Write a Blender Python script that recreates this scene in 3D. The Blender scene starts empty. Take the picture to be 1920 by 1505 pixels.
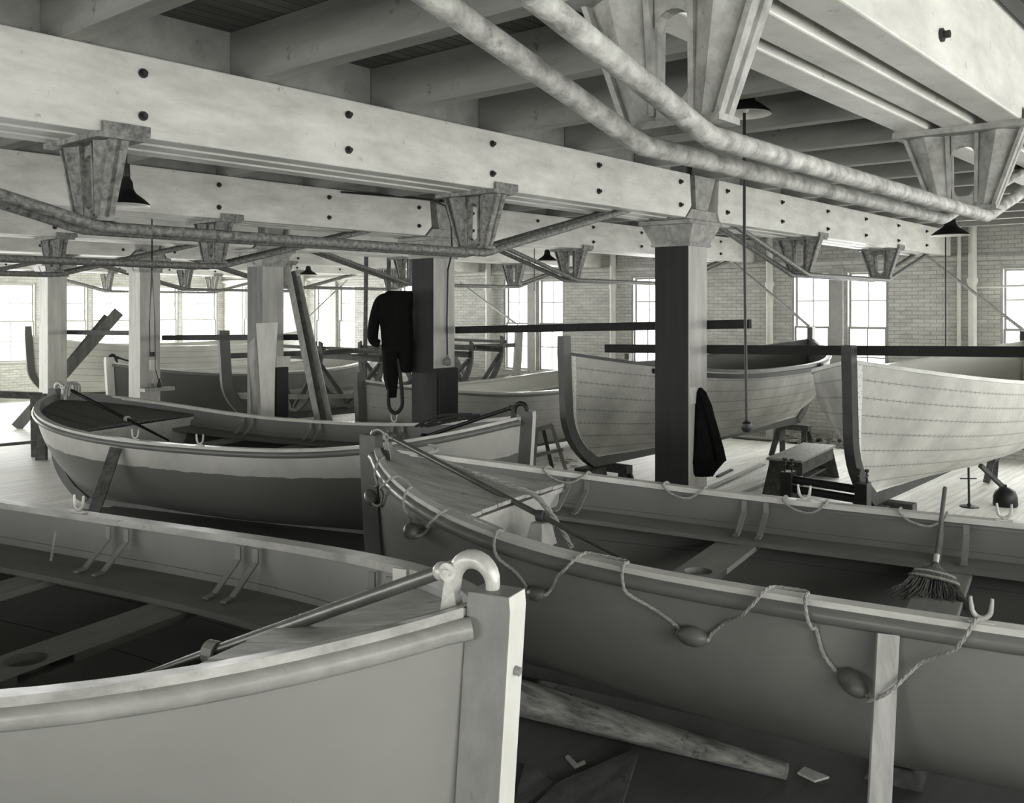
import bpy, bmesh, math, random
from mathutils import Vector, Matrix
from mathutils.bvhtree import BVHTree
random.seed(7)
C = bpy.context.scene.collection
# ------------------------------------------------------------------ camera
F_PX, YAW, HOR, CXP, EYE = 1765.7, 0.6998, 577.7, 965.0, 2.57
cam_d = bpy.data.cameras.new('camera'); cam = bpy.data.objects.new('camera', cam_d); C.objects.link(cam)
cam_d.sensor_width = 36.0; cam_d.lens = F_PX * 36.0 / 1920.0
cam_d.shift_x = -(CXP - 960.0) / 1920.0
cam_d.shift_y = (HOR - 752.5) / 1920.0
cam_d.clip_start = 0.05; cam_d.clip_end = 200
cam.location = (0, 0, EYE); cam.rotation_euler = (math.pi/2, 0, YAW - math.pi/2)
bpy.context.scene.camera = cam
# ------------------------------------------------------------------ world, exposure
W = bpy.data.worlds.new('overcast_sky'); bpy.context.scene.world = W; W.use_nodes = True
bg = W.node_tree.nodes['Background']; bg.inputs[0].default_value = (1, 1, .98, 1); bg.inputs[1].default_value = 3.0
vs = bpy.context.scene.view_settings
vs.view_transform = 'Standard'; vs.look = 'None'; vs.gamma = 1.0; vs.exposure = 0.15; vs.use_curve_mapping = False
sc = bpy.context.scene
try:
    sc.cycles.max_bounces = 8; sc.cycles.diffuse_bounces = 5; sc.cycles.transparent_max_bounces = 8
    sc.cycles.use_denoising = True; sc.cycles.sample_clamp_indirect = 6.0
except Exception: pass
# building module
Y1, S, W_B = 4.8, 3.7355, 0.578          # first full beam, bay spacing, beam width
XW, XC, CA, CB, COFF = 17.67, 8.6476, 0.3965, 0.409, 0.1194
ZB, ZT, ZDECK = EYE + .919, EYE + 1.365, EYE + 1.69
YN, YF, XL = -2.9, 27.5, -9.4
WIN_Z0, WIN_Z1 = 1.07, 3.29
def area(name, loc, rot, sx, sy, power):
    l = bpy.data.lights.new(name, 'AREA'); l.shape = 'RECTANGLE'; l.size = sx; l.size_y = sy; l.energy = power
    l.color = (1, 1, .98); o = bpy.data.objects.new(name, l); C.objects.link(o); o.location = loc; o.rotation_euler = rot
    return o
WIN_E = [(6.83 + m*S - .93, 6.83 + m*S - .13, 6.83 + m*S + .15, 6.83 + m*S + .93) for m in range(-2, 6)]      # east wall pairs (in y)
WIN_F = [(c-1.36, c-.05, c+.05, c+1.36) for c in (16.1, 13.2, 10.3, 7.4, 4.5, 1.6)]                           # far wall pairs (in x)
WIN_N = [(c-1.25, c-.1, c+.1, c+1.25) for c in (-7.6, -4.4, -1.2, 2.0, 5.2, 8.4, 11.6, 14.8)]                 # wall behind the camera
L_E, L_F, L_N, L_W = 24.0, 40.0, 12.0, 16.0
zc, zh = (WIN_Z0+WIN_Z1)/2, WIN_Z1-WIN_Z0
for w in WIN_E:
    area('daylight_east_window', (XW+.75, (w[0]+w[3])/2, zc), (0, math.pi/2, 0), zh+.2, w[3]-w[0]+.4, L_E*math.pi*2.0*zh)
for w in WIN_F:
    area('daylight_far_window', ((w[0]+w[3])/2, YF+.75, zc), (-math.pi/2, 0, 0), w[3]-w[0]+.4, zh+.2, L_F*math.pi*2.5*zh)
for w in WIN_N:
    area('daylight_near_window', ((w[0]+w[3])/2, YN-.75, zc), (math.pi/2, 0, 0), w[3]-w[0]+.4, zh+.2, L_N*math.pi*2.5*zh)
for k in range(6):
    area('daylight_west_window', (XL-.75, 2+k*4.2, zc), (0, -math.pi/2, 0), zh+.2, 2.6, L_W*math.pi*2.5*zh)

# ------------------------------------------------------------------ rays
VD = Vector((math.cos(YAW), math.sin(YAW), 0)); RD = Vector((math.sin(YAW), -math.cos(YAW), 0)); O = Vector((0, 0, EYE))
def ray(px, py): return VD + RD*((px-CXP)/F_PX) + Vector((0, 0, (HOR-py)/F_PX))
def at_t(px, py, t): return O + ray(px, py)*t
def at_z(px, py, z): d = ray(px, py); return O + d*((z-EYE)/d.z)
def at_x(px, py, x): d = ray(px, py); return O + d*(x/d.x)
def at_y(px, py, y): d = ray(px, py); return O + d*(y/d.y)

# ------------------------------------------------------------------ materials
def lin(v): v /= 255.0; return v/12.92 if v <= .04045 else ((v+.055)/1.055)**2.4
def tone(v): return (lin(v), lin(v), lin(v*.965), 1)
def new_mat(name):
    m = bpy.data.materials.new(name); m.use_nodes = True; nt = m.node_tree
    return m, nt, nt.nodes['Principled BSDF']
def mat(name, v, v2=None, rough=.6, metal=0, scale=(6, 6, 6), detail=6, bump=.1, bscale=None, spec=.4, dirt=0, dirtv=60):
    """noise between two tones, optional stretched grain, optional dark specks"""
    m, nt, p = new_mat(name); N = nt.nodes; L = nt.links
    v2 = v if v2 is None else v2
    tc = N.new('ShaderNodeTexCoord'); mp = N.new('ShaderNodeMapping'); mp.inputs['Scale'].default_value = scale
    L.new(tc.outputs['Object'], mp.inputs[0])
    nz = N.new('ShaderNodeTexNoise'); nz.inputs['Scale'].default_value = 1; nz.inputs['Detail'].default_value = detail; nz.inputs['Roughness'].default_value = .65
    L.new(mp.outputs[0], nz.inputs['Vector'])
    cr = N.new('ShaderNodeValToRGB'); cr.color_ramp.elements[0].position = .32; cr.color_ramp.elements[1].position = .68
    cr.color_ramp.elements[0].color = tone(v2); cr.color_ramp.elements[1].color = tone(v)
    L.new(nz.outputs[0], cr.inputs[0]); col = cr.outputs[0]
    if dirt:
        n2 = N.new('ShaderNodeTexNoise'); n2.inputs['Scale'].default_value = dirt; n2.inputs['Detail'].default_value = 8; n2.inputs['Roughness'].default_value = .75
        L.new(tc.outputs['Object'], n2.inputs['Vector'])
        c2 = N.new('ShaderNodeValToRGB'); c2.color_ramp.elements[0].position = .60; c2.color_ramp.elements[1].position = .70
        L.new(n2.outputs[0], c2.inputs[0])
        mx = N.new('ShaderNodeMix'); mx.data_type = 'RGBA'; mx.inputs['B'].default_value = tone(dirtv)
        L.new(c2.outputs[0], mx.inputs['Factor']); L.new(col, mx.inputs['A']); col = mx.outputs['Result']
    L.new(col, p.inputs['Base Color'])
    p.inputs['Roughness'].default_value = rough; p.inputs['Metallic'].default_value = metal
    p.inputs['Specular IOR Level'].default_value = spec
    if bump:
        bp = N.new('ShaderNodeBump'); bp.inputs['Strength'].default_value = bump; bp.inputs['Distance'].default_value = .02
        src = nz.outputs[0]
        if bscale:
            n3 = N.new('ShaderNodeTexNoise'); n3.inputs['Scale'].default_value = bscale; n3.inputs['Detail'].default_value = 4
            L.new(tc.outputs['Object'], n3.inputs['Vector']); src = n3.outputs[0]
        L.new(src, bp.inputs['Height']); L.new(bp.outputs[0], p.inputs['Normal'])
    return m
def brick_mat(name, v, v2, mortar, axes, bw, bh, ms=.012, bump=.35, off=.5, rough=.75, grain=None):
    m, nt, p = new_mat(name); N = nt.nodes; L = nt.links
    tc = N.new('ShaderNodeTexCoord'); sp = N.new('ShaderNodeSeparateXYZ'); cb = N.new('ShaderNodeCombineXYZ')
    L.new(tc.outputs['Object'], sp.inputs[0]); L.new(sp.outputs[axes[0]], cb.inputs[0]); L.new(sp.outputs[axes[1]], cb.inputs[1])
    bt = N.new('ShaderNodeTexBrick'); bt.inputs['Scale'].default_value = 1; bt.inputs['Brick Width'].default_value = bw; bt.inputs['Row Height'].default_value = bh
    bt.inputs['Mortar Size'].default_value = ms; bt.inputs['Mortar Smooth'].default_value = .3; bt.offset = off
    bt.inputs['Color1'].default_value = tone(v); bt.inputs['Color2'].default_value = tone(v2); bt.inputs['Mortar'].default_value = tone(mortar)
    L.new(cb.outputs[0], bt.inputs['Vector'])
    nz = N.new('ShaderNodeTexNoise'); nz.inputs['Scale'].default_value = 3; nz.inputs['Detail'].default_value = 8
    mp = N.new('ShaderNodeMapping'); mp.inputs['Scale'].default_value = grain or (1, 1, 1)
    L.new(tc.outputs['Object'], mp.inputs[0]); L.new(mp.outputs[0], nz.inputs['Vector'])
    mx = N.new('ShaderNodeMix'); mx.data_type = 'RGBA'; mx.blend_type = 'MULTIPLY'; mx.inputs['Factor'].default_value = .5
    cr = N.new('ShaderNodeValToRGB'); cr.color_ramp.elements[0].position = .3; cr.color_ramp.elements[0].color = (.45, .45, .45, 1); cr.color_ramp.elements[1].position = .65
    L.new(nz.outputs[0], cr.inputs[0]); L.new(bt.outputs[0], mx.inputs['A']); L.new(cr.outputs[0], mx.inputs['B'])
    L.new(mx.outputs['Result'], p.inputs['Base Color'])
    bp = N.new('ShaderNodeBump'); bp.inputs['Strength'].default_value = bump; bp.inputs['Distance'].default_value = .01; bp.invert = True
    L.new(bt.outputs['Fac'], bp.inputs['Height']); L.new(bp.outputs[0], p.inputs['Normal']); p.inputs['Roughness'].default_value = rough
    return m
def hull_mat(name, v, v2, band=None, low=None, line=.66, rough=.45, seams=0, nails=False, seamv=70, blotch=3, rows=9, wob=.02, spec=.4):
    """painted or bare planking; u,v from the UV map: v runs keel 0 to sheer 1"""
    m, nt, p = new_mat(name); N = nt.nodes; L = nt.links
    uv = N.new('ShaderNodeUVMap'); sp = N.new('ShaderNodeSeparateXYZ'); L.new(uv.outputs[0], sp.inputs[0])
    tc = N.new('ShaderNodeTexCoord')
    nz = N.new('ShaderNodeTexNoise'); nz.inputs['Scale'].default_value = blotch; nz.inputs['Detail'].default_value = 8; nz.inputs['Roughness'].default_value = .6
    L.new(tc.outputs['Object'], nz.inputs['Vector'])
    cr = N.new('ShaderNodeValToRGB'); cr.color_ramp.elements[0].position = .3; cr.color_ramp.elements[1].position = .7
    cr.color_ramp.elements[0].color = tone(v2); cr.color_ramp.elements[1].color = tone(v); L.new(nz.outputs[0], cr.inputs[0]); col = cr.outputs[0]
    def math_(op, a, b=None):
        n = N.new('ShaderNodeMath'); n.operation = op
        for i, s in enumerate((a, b)):
            if s is None: continue
            if isinstance(s, (int, float)): n.inputs[i].default_value = s
            else: L.new(s, n.inputs[i])
        return n.outputs[0]
    if low is not None:
        n2 = N.new('ShaderNodeTexNoise'); n2.inputs['Scale'].default_value = 5; n2.inputs['Detail'].default_value = 6; L.new(tc.outputs['Object'], n2.inputs['Vector'])
        e = math_('ADD', sp.outputs[1], math_('MULTIPLY', math_('SUBTRACT', n2.outputs[0], .5), wob*4))
        f = math_('LESS_THAN', e, line)
        mx = N.new('ShaderNodeMix'); mx.data_type = 'RGBA'; L.new(f, mx.inputs['Factor']); L.new(col, mx.inputs['A']); mx.inputs['B'].default_value = tone(low); col = mx.outputs['Result']
    hgt = nz.outputs[0]
    if seams:
        fr = math_('FRACT', math_('MULTIPLY', sp.outputs[1], rows))
        d = math_('ABSOLUTE', math_('SUBTRACT', fr, .5)); s = math_('GREATER_THAN', d, .5 - seams)
        mx = N.new('ShaderNodeMix'); mx.data_type = 'RGBA'; L.new(s, mx.inputs['Factor']); L.new(col, mx.inputs['A']); mx.inputs['B'].default_value = tone(seamv); col = mx.outputs['Result']
        # clench nails along each seam
        if nails:
            fu = math_('FRACT', math_('MULTIPLY', sp.outputs[0], 130.0)); du = math_('LESS_THAN', math_('ABSOLUTE', math_('SUBTRACT', fu, .5)), .14)
            dn = math_('LESS_THAN', math_('ABSOLUTE', math_('SUBTRACT', d, .5 - seams*3.0)), .022)
            nn = math_('MULTIPLY', du, dn)
            mx = N.new('ShaderNodeMix'); mx.data_type = 'RGBA'; L.new(nn, mx.inputs['Factor']); L.new(col, mx.inputs['A']); mx.inputs['B'].default_value = tone(seamv+10); col = mx.outputs['Result']
        hgt = math_('SUBTRACT', math_('MULTIPLY', nz.outputs[0], .3), fr)
    if band:
        du_ = math_('SUBTRACT', .5, math_('ABSOLUTE', math_('SUBTRACT', sp.outputs[0], .5)))
        f = math_('MAXIMUM', math_('LESS_THAN', du_, .013), math_('LESS_THAN', sp.outputs[1], .045))
        vr = N.new('ShaderNodeTexVoronoi'); vr.inputs['Scale'].default_value = 38; L.new(tc.outputs['Object'], vr.inputs['Vector'])
        dots = math_('LESS_THAN', vr.outputs['Distance'], .22)
        bc = N.new('ShaderNodeMix'); bc.data_type = 'RGBA'; L.new(dots, bc.inputs['Factor']); bc.inputs['A'].default_value = tone(band); bc.inputs['B'].default_value = tone(band*.55)
        mx = N.new('ShaderNodeMix'); mx.data_type = 'RGBA'; L.new(f, mx.inputs['Factor']); L.new(col, mx.inputs['A']); L.new(bc.outputs['Result'], mx.inputs['B']); col = mx.outputs['Result']
    L.new(col, p.inputs['Base Color']); p.inputs['Roughness'].default_value = rough; p.inputs['Specular IOR Level'].default_value = spec
    bp = N.new('ShaderNodeBump'); bp.inputs['Strength'].default_value = .12 if not seams else .35; bp.inputs['Distance'].default_value = .02
    L.new(hgt, bp.inputs['Height']); L.new(bp.outputs[0], p.inputs['Normal'])
    return m
M = {}
M['beam'] = mat('whitewashed_beam', 226, 190, rough=.55, scale=(2.2, 4, 7), detail=10, bump=.18, dirt=11, dirtv=150)
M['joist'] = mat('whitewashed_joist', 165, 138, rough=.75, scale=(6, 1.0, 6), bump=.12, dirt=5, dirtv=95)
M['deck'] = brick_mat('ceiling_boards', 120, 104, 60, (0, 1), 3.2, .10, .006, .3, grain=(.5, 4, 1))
M['floor'] = brick_mat('floor_boards', 235, 226, 185, (0, 1), 3.0, .11, .004, .15, grain=(.5, 5, 1), rough=.6)
def shade_zone(m, xm, ym, v):
    """darken the floor colour to stand in for shade around the finished boats"""
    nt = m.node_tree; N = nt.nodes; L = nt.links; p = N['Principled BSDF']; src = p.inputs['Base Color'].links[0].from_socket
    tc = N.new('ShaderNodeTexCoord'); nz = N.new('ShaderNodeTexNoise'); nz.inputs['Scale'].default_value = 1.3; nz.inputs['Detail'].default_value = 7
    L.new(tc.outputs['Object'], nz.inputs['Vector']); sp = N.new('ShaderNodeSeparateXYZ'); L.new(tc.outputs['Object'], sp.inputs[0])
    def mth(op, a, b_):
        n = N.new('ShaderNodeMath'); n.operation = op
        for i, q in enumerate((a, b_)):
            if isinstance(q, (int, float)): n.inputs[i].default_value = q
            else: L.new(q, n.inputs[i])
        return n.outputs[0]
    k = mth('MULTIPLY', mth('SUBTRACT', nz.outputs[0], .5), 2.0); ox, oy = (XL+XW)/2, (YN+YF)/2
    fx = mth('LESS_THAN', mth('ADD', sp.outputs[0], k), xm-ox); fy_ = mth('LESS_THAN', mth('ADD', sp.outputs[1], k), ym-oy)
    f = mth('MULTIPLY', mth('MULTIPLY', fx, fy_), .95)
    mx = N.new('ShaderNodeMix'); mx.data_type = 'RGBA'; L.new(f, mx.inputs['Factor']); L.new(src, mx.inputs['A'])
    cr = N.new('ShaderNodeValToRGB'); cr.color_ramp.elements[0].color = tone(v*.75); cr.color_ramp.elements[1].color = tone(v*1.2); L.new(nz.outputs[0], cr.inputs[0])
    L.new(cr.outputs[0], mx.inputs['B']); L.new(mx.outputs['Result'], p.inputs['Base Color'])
shade_zone(M['floor'], 7.7, 12.0, 66)  # shade under and between the front boats, painted into the floor boards
M['brick_x'] = brick_mat('painted_brick_x', 200, 190, 165, (1, 2), .21, .072, .008, .5, grain=(1, 1, 4))
M['brick_y'] = brick_mat('painted_brick_y', 200, 190, 165, (0, 2), .21, .072, .008, .5, grain=(1, 1, 4))
M['trimw'] = mat('white_window_frame', 165, 150, rough=.5, bump=.03)
M['pipe'] = mat('white_painted_pipe', 215, 200, rough=.45, bump=.04)
M['iron'] = mat('blotchy_cast_iron', 150, 78, rough=.6, metal=.0, scale=(22, 22, 22), bump=.35, bscale=60, dirt=30, dirtv=45)
M['iron_lt'] = mat('whitewashed_cast_iron', 172, 122, rough=.65, scale=(10, 10, 10), bump=.3, bscale=50, dirt=16, dirtv=110)
M['rod'] = mat('speckled_truss_rod', 140, 58, rough=.5, scale=(32, 32, 32), bump=.3, bscale=90, dirt=24, dirtv=55)
M['rod_lt'] = mat('whitewashed_truss_rod', 192, 112, rough=.55, scale=(14, 14, 14), bump=.3, bscale=50, dirt=9, dirtv=95)
M['bolt'] = mat('dark_bolt', 50, 35, rough=.5, bump=.1)
M['black'] = mat('black_enamel', 26, 18, rough=.45, bump=.03)
M['tarblack'] = mat('tarred_timber', 34, 24, rough=.8, bump=.15)
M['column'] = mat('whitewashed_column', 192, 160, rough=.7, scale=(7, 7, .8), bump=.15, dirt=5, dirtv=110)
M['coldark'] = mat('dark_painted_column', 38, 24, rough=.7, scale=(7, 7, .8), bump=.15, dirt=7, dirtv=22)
M['colmid'] = mat('mid_grey_timber', 112, 84, rough=.7, scale=(7, 7, .8), bump=.15, dirt=7, dirtv=60)  # mid grey with darker grain and specks
M['wood'] = mat('bare_plank', 178, 140, rough=.7, scale=(14, 14, 1.5), bump=.2)
M['wood_x'] = mat('bare_plank_long', 172, 138, rough=.7, scale=(1.5, 16, 16), bump=.2)
M['wood_dk'] = mat('weathered_wood', 96, 58, rough=.85, scale=(3, 12, 12), bump=.4, dirt=10, dirtv=35)
M['log'] = mat('weathered_spar', 185, 95, rough=.85, scale=(22, 2.2, 22), bump=.6, dirt=8, dirtv=42)
M['mould'] = mat('mould_wood', 92, 66, rough=.75, bump=.2)
M['plankwhite'] = mat('white_board', 215, 190, rough=.7, scale=(8, 8, 1), bump=.1)
M['deckw'] = mat('foredeck_wood', 205, 140, rough=.5, scale=(2, 10, 10), bump=.15, dirt=5, dirtv=100)
M['rope'] = mat('pale_rope', 190, 150, rough=.9, scale=(90, 90, 90), bump=.8)
M['rope_dk'] = mat('dark_rope', 70, 45, rough=.9, scale=(90, 90, 90), bump=.8)
M['float'] = mat('varnished_float', 118, 84, rough=.4, scale=(8, 8, 8), bump=.1)
M['galv'] = mat('galvanised_metal', 205, 160, rough=.38, metal=.2, bump=.15, bscale=40)
M['steel'] = mat('oiled_steel', 120, 95, rough=.35, metal=.6, bump=.1)
M['cloth'] = mat('black_cloth', 22, 14, rough=.95, scale=(9, 9, 9), bump=.4, spec=.1)
M['straw'] = mat('broom_straw', 118, 60, rough=.9, scale=(80, 80, 6), bump=.5)
M['paper'] = mat('paper', 220, 205, rough=.8, bump=.05)
M['scrap'] = mat('wood_scraps', 190, 110, rough=.8, scale=(3, 3, 3), bump=.2)
M['enamel_in'] = mat('white_enamel', 225, 215, rough=.3, bump=0)
M['porcelain'] = mat('porcelain', 180, 160, rough=.4, bump=.05)
def glass_mat():
    m, nt, p = new_mat('window_glass'); N = nt.nodes; L = nt.links; N.remove(p); out = N['Material Output']
    tr = N.new('ShaderNodeBsdfTransparent'); gl = N.new('ShaderNodeBsdfGlossy'); gl.inputs['Roughness'].default_value = .05
    mx = N.new('ShaderNodeMixShader'); mx.inputs[0].default_value = .05
    L.new(tr.outputs[0], mx.inputs[1]); L.new(gl.outputs[0], mx.inputs[2]); L.new(mx.outputs[0], out.inputs[0]); return m
M['glass'] = glass_mat()

# ------------------------------------------------------------------ mesh helpers
class MB:
    def __init__(s): s.v = []; s.f = []; s.uv = {}; s.mi = []
    def add(s, vs_, fs, mi=0):
        o = len(s.v); s.v += [Vector(p) for p in vs_]
        for f in fs: s.f.append([i+o for i in f]); s.mi.append(mi)
        return s
    def hexa(s, p, mi=0):     # 8 points: bottom 4 ccw, top 4 ccw
        return s.add(p, [(3,2,1,0),(4,5,6,7),(0,1,5,4),(1,2,6,5),(2,3,7,6),(3,0,4,7)], mi)
    def box(s, c, d, rz=0, mi=0):
        x, y, z = d[0]/2, d[1]/2, d[2]/2; R = Matrix.Rotation(rz, 3, 'Z'); c = Vector(c)
        return s.hexa([c + R @ Vector(q) for q in ((-x,-y,-z),(x,-y,-z),(x,y,-z),(-x,y,-z),(-x,-y,z),(x,-y,z),(x,y,z),(-x,y,z))], mi)
    def bb(s, x0, x1, y0, y1, z0, z1, mi=0):
        return s.box(((x0+x1)/2, (y0+y1)/2, (z0+z1)/2), (x1-x0, y1-y0, z1-z0), 0, mi)
    def bar(s, a, b, w, h, up=(0, 0, 1), w2=None, h2=None, mi=0):
        a, b = Vector(a), Vector(b); d = (b-a).normalized(); up = Vector(up)
        sd = d.cross(up)
        if sd.length < 1e-4: sd = d.cross(Vector((1, 0, 0)))
        sd.normalize(); u = sd.cross(d).normalized(); w2 = w2 or w; h2 = h2 or h
        q = []
        for p, ww, hh in ((a, w, h), (b, w2, h2)):
            q += [p - sd*ww/2 - u*hh/2, p + sd*ww/2 - u*hh/2, p + sd*ww/2 + u*hh/2, p - sd*ww/2 + u*hh/2]
        return s.add(q, [(0,1,2,3),(7,6,5,4),(0,4,5,1),(1,5,6,2),(2,6,7,3),(3,7,4,0)], mi)
    def tube(s, pts, r, seg=10, caps=True, mi=0, sy=1):
        pts = [Vector(p) for p in pts]; n = len(pts); rs = r if isinstance(r, (list, tuple)) else [r]*n
        up = None; rings = []
        for i, p in enumerate(pts):
            d = (pts[min(i+1, n-1)] - pts[max(i-1, 0)]).normalized()
            if up is None:
                up = Vector((0, 0, 1)) if abs(d.z) < .9 else Vector((1, 0, 0))
            a = d.cross(up).normalized(); up = a.cross(d).normalized()
            rings.append([p + (a*math.cos(2*math.pi*k/seg) + up*math.sin(2*math.pi*k/seg)*sy)*rs[i] for k in range(seg)])
        vs_ = [q for rg in rings for q in rg]; fs = []
        for i in range(n-1):
            for k in range(seg):
                k2 = (k+1) % seg; fs.append((i*seg+k, (i+1)*seg+k, (i+1)*seg+k2, i*seg+k2))
        if caps: fs.append(tuple(range(seg))); fs.append(tuple(reversed(range((n-1)*seg, n*seg))))
        return s.add(vs_, fs, mi)
    def lathe(s, prof, c=(0, 0, 0), seg=20, axis=None, mi=0, closed=False):
        c = Vector(c); R = Matrix.Identity(3)
        if axis is not None: R = Vector((0, 0, 1)).rotation_difference(Vector(axis).normalized()).to_matrix()
        vs_ = [c + R @ Vector((r*math.cos(2*math.pi*k/seg), r*math.sin(2*math.pi*k/seg), z)) for r, z in prof for k in range(seg)]; fs = []
        for i in range(len(prof)-1):
            for k in range(seg):
                k2 = (k+1) % seg; fs.append((i*seg+k, i*seg+k2, (i+1)*seg+k2, (i+1)*seg+k))
        if prof[0][0] > 1e-4 and closed: fs.append(tuple(reversed(range(seg))))
        if prof[-1][0] > 1e-4 and closed: fs.append(tuple(range((len(prof)-1)*seg, len(prof)*seg)))
        return s.add(vs_, fs, mi)
    def grid(s, rows, mi=0, uvs=None, flip=False):
        n = len(rows[0]); o = len(s.v); s.v += [Vector(p) for r in rows for p in r]
        for i in range(len(rows)-1):
            for j in range(n-1):
                f = [o+i*n+j, o+(i+1)*n+j, o+(i+1)*n+j+1, o+i*n+j+1]
                if flip: f.reverse()
                s.f.append(f); s.mi.append(mi)
        if uvs:
            for i, r in enumerate(uvs):
                for j, q in enumerate(r): s.uv[o+i*n+j] = q
        return s
    def prism(s, poly, axis, a, b, mi=0):
        """extrude a closed 2D polygon along an axis: 'x' poly=(y,z), 'y' poly=(x,z), 'z' poly=(x,y)"""
        f3 = {'x': lambda p, t: (t, p[0], p[1]), 'y': lambda p, t: (p[0], t, p[1]), 'z': lambda p, t: (p[0], p[1], t)}[axis]
        n = len(poly); vs_ = [f3(p, a) for p in poly] + [f3(p, b) for p in poly]
        fs = [tuple(range(n)), tuple(reversed(range(n, 2*n)))] + [(i, n+i, n+(i+1) % n, (i+1) % n) for i in range(n)]
        return s.add(vs_, fs, mi)
    def mesh(s, name, mats, inv=None, weld=True):
        me = bpy.data.meshes.new(name); vs_ = [inv @ v for v in s.v] if inv else s.v
        me.from_pydata([tuple(v) for v in vs_], [], s.f)
        for m in mats: me.materials.append(m)
        me.polygons.foreach_set('material_index', s.mi)
        if s.uv:
            ul = me.uv_layers.new(name='UVMap')
            for lp in me.loops: ul.data[lp.index].uv = s.uv.get(lp.vertex_index, (0, .5))
        bm = bmesh.new(); bm.from_mesh(me)
        if weld: bmesh.ops.remove_doubles(bm, verts=bm.verts, dist=1e-5)
        bmesh.ops.recalc_face_normals(bm, faces=bm.faces); bm.to_mesh(me); bm.free()
        return me
XF = {}
def obj(name, mb, m, parent=None, local=False, smooth=False, bevel=0, weld=True):
    """link mb as ONE mesh object; world coordinates unless local=True"""
    mats = [M[k] if isinstance(k, str) else k for k in (m if isinstance(m, (list, tuple)) else [m])]
    if parent is None and not local:                       # own origin at the mesh's base
        lo = Vector([min(v[i] for v in mb.v) for i in range(3)]); hi = Vector([max(v[i] for v in mb.v) for i in range(3)])
        b = Vector(((lo.x+hi.x)/2, (lo.y+hi.y)/2, lo.z)); me = mb.mesh(name, mats, Matrix.Translation(-b), weld)
        o = bpy.data.objects.new(name, me); o.location = b; XF[o.name] = Matrix.Translation(b)
    else:
        inv = XF[parent.name].inverted() if (parent is not None and not local) else None
        me = mb.mesh(name, mats, inv, weld); o = bpy.data.objects.new(name, me)
        XF[o.name] = XF[parent.name].copy() if parent is not None else Matrix.Identity(4)
    C.objects.link(o)
    if parent is not None: o.parent = parent
    if smooth:
        for p in o.data.polygons: p.use_smooth = True
        md = o.modifiers.new('edge_split', 'EDGE_SPLIT'); md.split_angle = math.radians(40)
    if bevel:
        md = o.modifiers.new('bevel', 'BEVEL'); md.width = bevel; md.segments = 2; md.limit_method = 'ANGLE'; md.angle_limit = math.radians(50)
    return o
def tag(o, label=None, cat=None, group=None, kind=None):
    if label: o['label'] = label
    if cat: o['category'] = cat
    if group: o['group'] = group
    if kind: o['kind'] = kind
    return o
def thing(name, label, cat, loc=(0, 0, 0), rz=0, group=None):
    o = bpy.data.objects.new(name, None); C.objects.link(o); o.location = loc; o.rotation_euler = (0, 0, rz); o.empty_display_size = .2
    XF[o.name] = Matrix.Translation(Vector(loc)) @ Matrix.Rotation(rz, 4, 'Z'); return tag(o, label, cat, group)
def dup(root, loc, label=None, group=None, rz=None, parent=None):
    r = root.copy(); C.objects.link(r); r.location = loc
    if rz is not None: r.rotation_euler = (0, 0, rz)
    XF[r.name] = Matrix.Translation(Vector(loc)) @ Matrix.Rotation(r.rotation_euler.z, 4, 'Z')
    if label: r['label'] = label
    if group: r['group'] = group
    for ch in list(root.children):
        c = ch.copy(); C.objects.link(c); c.parent = r
        for g in ch.children:
            d = g.copy(); C.objects.link(d); d.parent = c
    return r
def struct(name, mb, m, parent=None, bevel=0, smooth=False):
    o = obj(name, mb, m, parent, bevel=bevel, smooth=smooth)
    if parent is None: o['kind'] = 'structure'
    return o
ORD = ['first', 'second', 'third', 'fourth', 'fifth', 'sixth', 'seventh', 'eighth', 'ninth', 'tenth', 'eleventh', 'twelfth', 'thirteenth', 'fourteenth', 'fifteenth', 'sixteenth', 'seventeenth', 'eighteenth', 'nineteenth', 'twentieth']

# ------------------------------------------------------------------ room shell
b = MB(); b.bb(XL-.3, XW+.3, YN-.3, YF+.3, -.2, 0); struct('floor', b, 'floor')
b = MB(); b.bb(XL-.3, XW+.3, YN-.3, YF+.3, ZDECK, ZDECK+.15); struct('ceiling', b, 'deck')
def wall_strip(name, axis, pos, th, a0, a1, holes, m):
    """wall with rectangular openings; axis 'x': wall at x=pos running in y"""
    b = MB()
    def bx(p, q, z0, z1):
        if q - p < 1e-4: return
        if axis == 'x': b.bb(pos, pos+th, p, q, z0, z1)
        else: b.bb(p, q, pos, pos+th, z0, z1)
    bx(a0, a1, 0, WIN_Z0); bx(a0, a1, WIN_Z1, ZDECK)
    cur = a0
    for h0, h1 in sorted(holes):
        bx(cur, h0, WIN_Z0, WIN_Z1); cur = h1
    bx(cur, a1, WIN_Z0, WIN_Z1)
    return struct(name, b, m)
def pairs(ws): return [p for w in ws for p in ((w[0], w[1]), (w[2], w[3]))]
wall_strip('wall_east', 'x', XW, .35, YN, YF, pairs(WIN_E), 'brick_x')
wall_strip('wall_far', 'y', YF, .35, XL, XW+.35, pairs(WIN_F), 'brick_y')
wall_strip('wall_near', 'y', YN, -.35, XL, XW+.35, pairs(WIN_N), 'brick_y')
wall_strip('wall_west', 'x', XL, -.35, YN, YF, [(1+k*4.2, 3+k*4.2) for k in range(6)], 'brick_x')
nwin = [0]
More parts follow.
